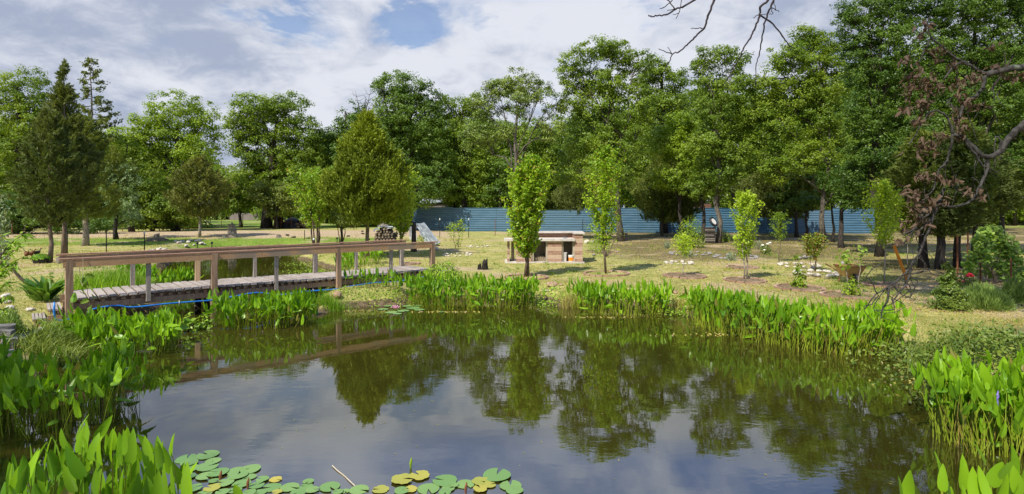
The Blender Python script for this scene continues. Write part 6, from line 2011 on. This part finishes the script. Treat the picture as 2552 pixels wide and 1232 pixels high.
def tufts():
    """Taller tufts and weeds in the lawn, and dead leaves under the trees."""
    n = 2600
    u = rng.random(n); Y = 10 / (1 - u * (1 - 10 / 34.0)); px = rng.uniform(0, 2552, n); x = (px - CX) / F * Y; s = pond_sd(x, Y)
    ok = (s > .25) & (gapnoise(np.stack([x, Y, 0 * x], 1), .9) > rng.uniform(-.3, .5, n)); x, Y = x[ok], Y[ok]
    k = 16; m = len(x); r = np.repeat(.03 + .10 * rng.random(m), k)
    X_ = np.repeat(x, k) + rng.normal(0, 1, m * k) * r; Y_ = np.repeat(Y, k) + rng.normal(0, 1, m * k) * r
    mb = MB(); blades(mb, np.stack([X_, Y_, height(X_, Y_) - .008], 1), np.repeat(.05 + .10 * rng.random(m), k) * (.6 + .6 * rng.random(m * k)), .004 + .0006 * Y_, .8)
    tag(mb.build('grass_tufts', M['grass_green']), 'greener tufts of grass scattered over the lawn', 'grass', kind='stuff')
    n = 9000; px = rng.uniform(1250, 2552, n); u = rng.random(n); Y = 12 / (1 - u * (1 - 12 / 36.0)); x = (px - CX) / F * Y; s = pond_sd(x, Y)
    ok = (s > .3) & (rng.random(n) < np.clip((x - 2) / 9, .06, 1)); x, Y = x[ok], Y[ok]; k = len(x)
    mb = MB(); leaf_quads(mb, np.stack([x, Y, height(x, Y) + .012], 1), unit(rng.normal(0, .35, (k, 3)) + np.array([0, 0, 1.0])), .03 + .03 * rng.random(k) + .0012 * Y, .045)
    tag(mb.build('fallen_leaves', M['fallen']), 'fallen brown leaves on the ground under the trees', 'leaves', kind='stuff')


tufts()

# ---------------------------------------------------------------- water lilies
def pad_mesh(k):
    n = 30; v = [(0, 0, 0)]; notch = .16 + .1 * random.random()
    for i in range(n + 1):
        a = notch + (2 * math.pi - 2 * notch) * i / n
        r = 1 + .025 * math.sin(3 * a + k) + (.02 * math.sin(11 * a) if k % 2 else 0)
        if k >= 4: r *= 1 - .22 * max(0, math.sin(5 * a + k)) * random.random()
        v.append((r * math.cos(a), r * math.sin(a), .015 * math.sin(2 * a + k)))
    m = len(v)
    v2 = [(x, y, z - .03) for x, y, z in v]
    f = [(0, i, i + 1) for i in range(1, n + 1)] + [(m, m + i + 1, m + i) for i in range(1, n + 1)] + [(i, m + i, m + i + 1, i + 1) for i in range(1, n + 1)] + [(0, m, m + 1, 1), (n + 1, m + n + 1, m, 0)]
    me = bpy.data.meshes.new('lily_pad'); me.from_pydata(v + v2, [], f)
    return me


PADS = [pad_mesh(k) for k in range(7)]
for k, me in enumerate(PADS): me.materials.append(M['pad_yellow' if k >= 4 else 'pad'])
RAFT_L = [(178, 258, 140, 0), (320, 232, 140, 0), (195, 290, 110, 0), (355, 272, 100, 0), (200, 325, 110, 0), (315, 318, 140, 0), (305, 378, 120, 0), (393, 355, 130, 0), (190, 380, 90, 0), (225, 460, 110, 0), (437, 425, 112, 0), (360, 410, 66, 0),
          (350, 460, 110, 1), (515, 345, 120, 0), (610, 330, 130, 0), (522, 375, 130, 0), (602, 382, 90, 0), (548, 428, 120, 0), (505, 470, 90, 0), (650, 445, 100, 0), (690, 400, 85, 0), (780, 402, 85, 1), (755, 452, 120, 0), (875, 452, 125, 0),
          (1000, 415, 74, 0), (985, 447, 90, 0), (1145, 450, 135, 0), (1030, 475, 90, 0), (1250, 478, 60, 0), (1200, 487, 74, 0), (1345, 472, 130, 0), (670, 489, 90, 0), (600, 492, 90, 0), (790, 490, 70, 1), (930, 494, 104, 0), (300, 492, 100, 0), (420, 484, 90, 0)]
RAFT_R = [(1635, 402, 150, 1), (1752, 375, 140, 1), (1490, 465, 115, 1), (1690, 466, 96, 1), (1632, 476, 100, 0), (1812, 462, 150, 0), (1925, 408, 165, 0), (1990, 440, 56, 0), (2062, 430, 124, 0), (2165, 412, 120, 1), (2225, 435, 92, 1), (2275, 372, 190, 0),
          (2370, 440, 150, 0), (2395, 474, 120, 0), (2165, 466, 100, 1), (1925, 492, 84, 0), (1945, 462, 90, 0)]


def place_pads(raft, where, group):
    raft = sorted(raft)
    for i, (cx, cy, w_, yel) in enumerate(raft):
        px, py = 400 + cx / 2.715, 1050 + cy / 2.715
        x, y = on_water(px, py)
        o = bpy.data.objects.new('lily_pad', random.choice(PADS[4:] if yel else PADS[:4])); col.objects.link(o)
        r = w_ / 2.715 / 2 / F * y
        o.location = (x, y, .008 + .0028 * ((i * 7) % 5)); o.scale = (r, r, .09); o.rotation_euler = (random.gauss(0, .012), random.gauss(0, .012), random.random() * 6.28)
        tag(o, f'{"yellow blotched" if yel else "green"} lily pad, {ordinal(i)} from the left {where}', 'lily pad', group)


place_pads(RAFT_L, 'in the raft beside the nearest left pickerelweed', 'lily pads of the left raft')
place_pads(RAFT_R, 'in the separate right-hand raft', 'lily pads of the right raft')
far = [(955, 772, 26), (975, 779, 30), (1005, 776, 30), (1030, 768, 34), (1045, 773, 26), (1015, 764, 24), (968, 764, 22), (990, 783, 22), (1042, 762, 20), (830, 776, 14), (838, 771, 10), (1100, 779, 12)]
for i, (px, py, w_) in enumerate(sorted(far)):
    x, y = on_water(px, py); o = bpy.data.objects.new('lily_pad', PADS[i % 4]); col.objects.link(o)
    r = w_ / 2 / F * y; o.location = (x, y, .008 + .003 * (i % 4)); o.scale = (r, r, .09); o.rotation_euler = (0, 0, random.random() * 6)
    tag(o, f'small far lily pad, {ordinal(i)} from the left near the pink water lily', 'lily pad', 'far lily pads')
x, y = on_water(985, 774)
root = empty('water_lily', (x, y, .01), 'open pink and white water lily flower by the far bank', 'flower')
mb = MB()
for ringn, (n, tilt, L) in enumerate(((9, .35, .13), (8, .8, .12), (6, 1.2, .10))):
    az = np.arange(n) * 2 * np.pi / n + ringn; o = np.stack([np.cos(az), np.sin(az), np.zeros(n)], 1)
    ax = o * math.cos(tilt) + np.array([0, 0, math.sin(tilt)]); big_leaves(mb, np.array([x, y, .03]) + o * .012, ax, -o * math.sin(tilt) + np.array([0, 0, math.cos(tilt)]), np.full(n, L), np.full(n, L * .42), curl=-.2)
mb.build('petals', M['pink'], root)
mb = MB(); mb.lathe((x, y, .03), [(.02, 0), (.03, .03), (.012, .05)], 8); mb.build('heart', M['yellow'], root)
for i, (cx, cy, mt) in enumerate(((405, 396, 'rust'), (590, 448, 'rust'), (2065, 478, 'rust'), (1693, 306, 'weed_light'))):
    x, y = on_water(400 + cx / 2.715, 1050 + cy / 2.715 + 4)
    mb = MB(); c = Vector((x, y, 0)); s = .045
    mb.tube([c - Vector((0, 0, .02)), c + Vector((0, 0, s)), c + Vector((.005, 0, s * 1.7)), c + Vector((.01, 0, s * 2.4))], [.006, .014, .012, .002], 7)
    thing('lily_bud', mb, M[mt], f'{"pale green" if i == 3 else "reddish"} lily bud poking out of the water {("by the left pads", "below the middle of the left pads", "in front of the right pads", "above the yellowing right pads")[i]}', 'bud', 'lily buds', org=c)
mb = MB(); a = Vector((*on_water(828, 1163), .01)); b = Vector((*on_water(885, 1214), .01)); mb.tube(bend(a, b, 4, .01), .0045, 5)
thing('floating_stalk', mb, M['string'], 'thin pale stalk floating on the dark water above the pads', 'stalk', org=a)

# ---------------------------------------------------------------- dead bough in front at the right, twigs at the top
def bough():
    root = empty('dead_bough', P(2640, 190, 6.0), 'dead lichened oak bough with withered brown leaves hanging in from the right', 'bough')
    w_ = MB(); f = MB()
    Y = 6.0
    def ln(pts, r0, r1, dy=0.0, sides=7):
        q = []
        for i, p in enumerate(pts):
            q.append(P(p[0], p[1], Y + dy + (p[2] if len(p) > 2 else 0)))
        # smooth
        out_ = []
        for i in range(len(q) - 1):
            p0, p1, p2, p3 = q[max(i - 1, 0)], q[i], q[i + 1], q[min(i + 2, len(q) - 1)]
            for k in range(4):
                t = k / 4; out_.append(0.5 * ((2 * p1) + (p2 - p0) * t + (2 * p0 - 5 * p1 + 4 * p2 - p3) * t * t + (3 * p1 - p0 - 3 * p2 + p3) * t ** 3) + Vector([random.gauss(0, .004) for _ in range(3)]))
        out_.append(q[-1]); n = len(out_); r0, r1 = (r0 * .62, r1 * .75) if r0 > 4 else (r0 * .95, r1 * 1.05)
        w_.tube(out_, [(r0 + (r1 - r0) * i / (n - 1)) * (1 + random.gauss(0, .05)) / F * Y for i in range(n)], sides)
        return out_
    ln([(2660, 150), (2560, 165), (2500, 175), (2455, 187)], 16, 10)
    ln([(2455, 187), (2430, 170), (2400, 155), (2370, 175), (2352, 200)], 7, 3)
    ln([(2455, 187), (2448, 220), (2430, 242), (2405, 255), (2395, 285), (2378, 300)], 8, 4)
    ln([(2660, 230), (2580, 290), (2540, 320), (2510, 350), (2490, 378), (2460, 392), (2435, 375), (2400, 345), (2375, 335)], 15, 6)
    ln([(2375, 335), (2365, 300), (2345, 280), (2320, 278), (2300, 300), (2285, 330), (2266, 362)], 5, 2)
    ln([(2375, 335), (2368, 370), (2360, 400), (2340, 425), (2326, 470), (2300, 500)], 5, 2)
    ln([(2400, 345), (2430, 385), (2450, 412), (2488, 430)], 4, 1.5)
    ln([(2460, 392), (2458, 430), (2440, 470), (2420, 500), (2380, 515), (2345, 512)], 6, 4)
    ln([(2345, 512), (2310, 520), (2285, 560), (2258, 600), (2235, 615)], 4, 1.5)
    # long diagonal limb down to the water plants
    ln([(2352, 470, .1), (2340, 510), (2325, 540), (2312, 580), (2295, 620), (2270, 665), (2240, 695), (2215, 715), (2185, 732), (2165, 756), (2155, 770)], 5.5, 1.6)
    ln([(2270, 665), (2262, 700), (2240, 730), (2222, 758)], 3, 1.3)
    ln([(2215, 715), (2212, 745), (2200, 775), (2195, 795)], 3.2, 1.2)
    ln([(2262, 682), (2290, 680), (2330, 672)], 2, 1)
    ln([(2262, 690), (2285, 700), (2275, 730), (2268, 745)], 2, 1)
    ln([(2226, 710), (2250, 735), (2268, 742)], 1.8, .8)
    ln([(2185, 732), (2172, 700), (2160, 690), (2180, 665), (2210, 655)], 1.8, .8)
    ln([(2340, 512), (2300, 545), (2270, 575), (2250, 585)], 3, 1.5)
    ln([(2325, 540), (2290, 575), (2270, 590)], 3, 1.2)
    ln([(2490, 378), (2492, 350), (2480, 345), (2478, 420)], 3, 1)
    ln([(2430, 170), (2380, 145), (2340, 110), (2320, 95)], 3.5, 1.8)
    ln([(2320, 95), (2312, 60), (2318, 40)], 2, 1)
    ln([(2320, 95), (2300, 135), (2285, 160)], 2, 1)
    for (x, y) in ((2250, 700), (2232, 712), (2205, 722), (2190, 735), (2262, 690), (2275, 672), (2240, 705), (2222, 745), (2290, 640), (2305, 610)):
        ln([(x, y), (x + random.uniform(-26, 20), y + random.uniform(12, 30)), (x + random.uniform(-50, 26), y + random.uniform(30, 62)), (x + random.uniform(-60, 30), y + random.uniform(55, 80))], 1.7, .6, sides=4)
    for i in range(40):
        x, y = random.choice(((2400, 250), (2450, 210), (2380, 330), (2330, 420), (2320, 300), (2480, 300), (2440, 440), (2300, 540), (2300, 180), (2420, 420)))
        x += random.uniform(-50, 50); y += random.uniform(-50, 50)
        ln([(x, y, random.uniform(-.2, .2)), (x + random.uniform(-20, 20), y + random.uniform(5, 30)), (x + random.uniform(-35, 35), y + random.uniform(15, 75))], 1.3, .5, sides=4)
    # withered leaves hang in bunches
    for (cx, cy, rx, ry, n) in ((2300, 75, 14, 20, 18), (2330, 130, 18, 16, 22), (2256, 152, 14, 12, 14), (2282, 190, 20, 26, 34), (2315, 205, 22, 22, 30), (2265, 220, 16, 18, 20), (2295, 250, 30, 24, 46), (2260, 272, 14, 12, 14), (2290, 300, 18, 16, 22),
                                (2385, 210, 22, 26, 26), (2400, 250, 18, 22, 26), (2385, 290, 14, 26, 22), (2430, 190, 16, 14, 16), (2435, 260, 12, 14, 12), (2340, 210, 12, 14, 12), (2305, 365, 24, 22, 44), (2395, 330, 12, 18, 16), (2270, 480, 12, 26, 26), (2300, 435, 12, 16, 18),
                                (2332, 440, 16, 12, 20), (2375, 450, 12, 10, 12), (2405, 475, 12, 10, 14), (2440, 485, 10, 12, 10), (2530, 190, 24, 14, 22), (2480, 165, 14, 10, 10), (2290, 520, 22, 24, 36), (2270, 560, 24, 22, 36), (2315, 555, 14, 16, 18), (2345, 500, 12, 14, 14),
                                (2240, 600, 10, 8, 8), (2380, 160, 14, 10, 12), (2470, 115, 8, 6, 5), (2320, 500, 14, 20, 18), (2552, 320, 10, 10, 8), (2345, 335, 16, 12, 14)):
        c = np.array(P(cx, cy, Y)); k = Y / F
        pos = c + rng.normal(0, .5, (n, 3)) * np.array([rx * k, .09, ry * k])
        ax = unit(rng.normal(0, .5, (n, 3)) + np.array([0, 0, -.8])); nr = unit(rng.normal(0, 1, (n, 3)))
        big_leaves(f, pos, ax, nr, .064 * (.6 + .7 * rng.random(n)), .034 * (.6 + .7 * rng.random(n)), curl=.45, fold=.7)
    w_.build('limbs', M['deadwood'], root, smooth=True)
    f.build('withered_leaves', M['brownleaf'], root)


bough()


def twigs(label, lines, Y):
    root = empty('bare_twig', P(*lines[0][0][0], Y), label, 'twig', 'bare twigs hanging into the top of the view')
    w_ = MB()
    for pts, r0, r1 in lines:
        q = [P(p[0], p[1], Y + i * .02) for i, p in enumerate(pts)]; n = len(q)
        out_ = []
        for i in range(n - 1):
            for k in range(5): out_.append(q[i].lerp(q[i + 1], k / 5) + Vector((random.gauss(0, .0022), random.gauss(0, .0022), random.gauss(0, .0022))))
        out_.append(q[-1]); m = len(out_)
        w_.tube(out_, [(r0 + (r1 - r0) * i / (m - 1)) * (1 + .16 * (i % 5 == 0)) / F * Y for i in range(m)], 6)
    w_.build('stem', M['twig'], root, smooth=True)


twigs('bare forked twig at the top, left of the long curved one', [([(1760, -30), (1733, 0), (1700, 18), (1684, 23), (1660, 38), (1633, 40), (1622, 42), (1616, 38)], 2.6, 1.4), ([(1684, 23), (1663, 27)], 1.2, .8), ([(1681, 22), (1664, 0), (1650, -20)], 1.6, 1.2), ([(1676, 0), (1655, 20), (1644, 22)], 1.3, .9),
                                            ([(1701, -10), (1693, 30), (1685, 47)], 1.1, .8), ([(1692, 34), (1677, 37)], 1, .7)], 4.2)
twigs('long bare twig curving down to a forked tip over the skyline', [([(1792, -40), (1780, 0), (1765, 40), (1755, 70), (1730, 95), (1712, 113), (1692, 130), (1675, 135), (1665, 160), (1655, 178)], 3.0, 1.0), ([(1752, 70), (1722, 71)], 1.3, .8), ([(1674, 135), (1641, 122)], 1.3, .8), ([(1674, 134), (1664, 118)], 1.1, .7)], 4.0)
twigs('bunch of three bare twigs dangling highest at the right of the sky gap', [([(1925, -40), (1916, 0), (1895, 18), (1893, 40), (1880, 75), (1870, 95), (1852, 122), (1846, 140), (1835, 160), (1815, 195), (1800, 215)], 3.2, 1.0), ([(1935, -30), (1924, 10), (1915, 30), (1904, 60), (1899, 100), (1892, 135), (1884, 160), (1883, 215)], 2.8, .9),
                                                 ([(1893, 38), (1920, 53), (1950, 90), (1968, 115), (1982, 122)], 2.2, 1.0), ([(1892, 36), (1877, 45)], 1.3, .8), ([(1893, 38), (1909, 36)], 1, .7), ([(1922, 18), (1942, 30)], 1.1, .7), ([(1922, 18), (1926, 35), (1916, 36)], 1.1, .7), ([(1928, 0), (1934, 26)], 1, .7)], 4.0)
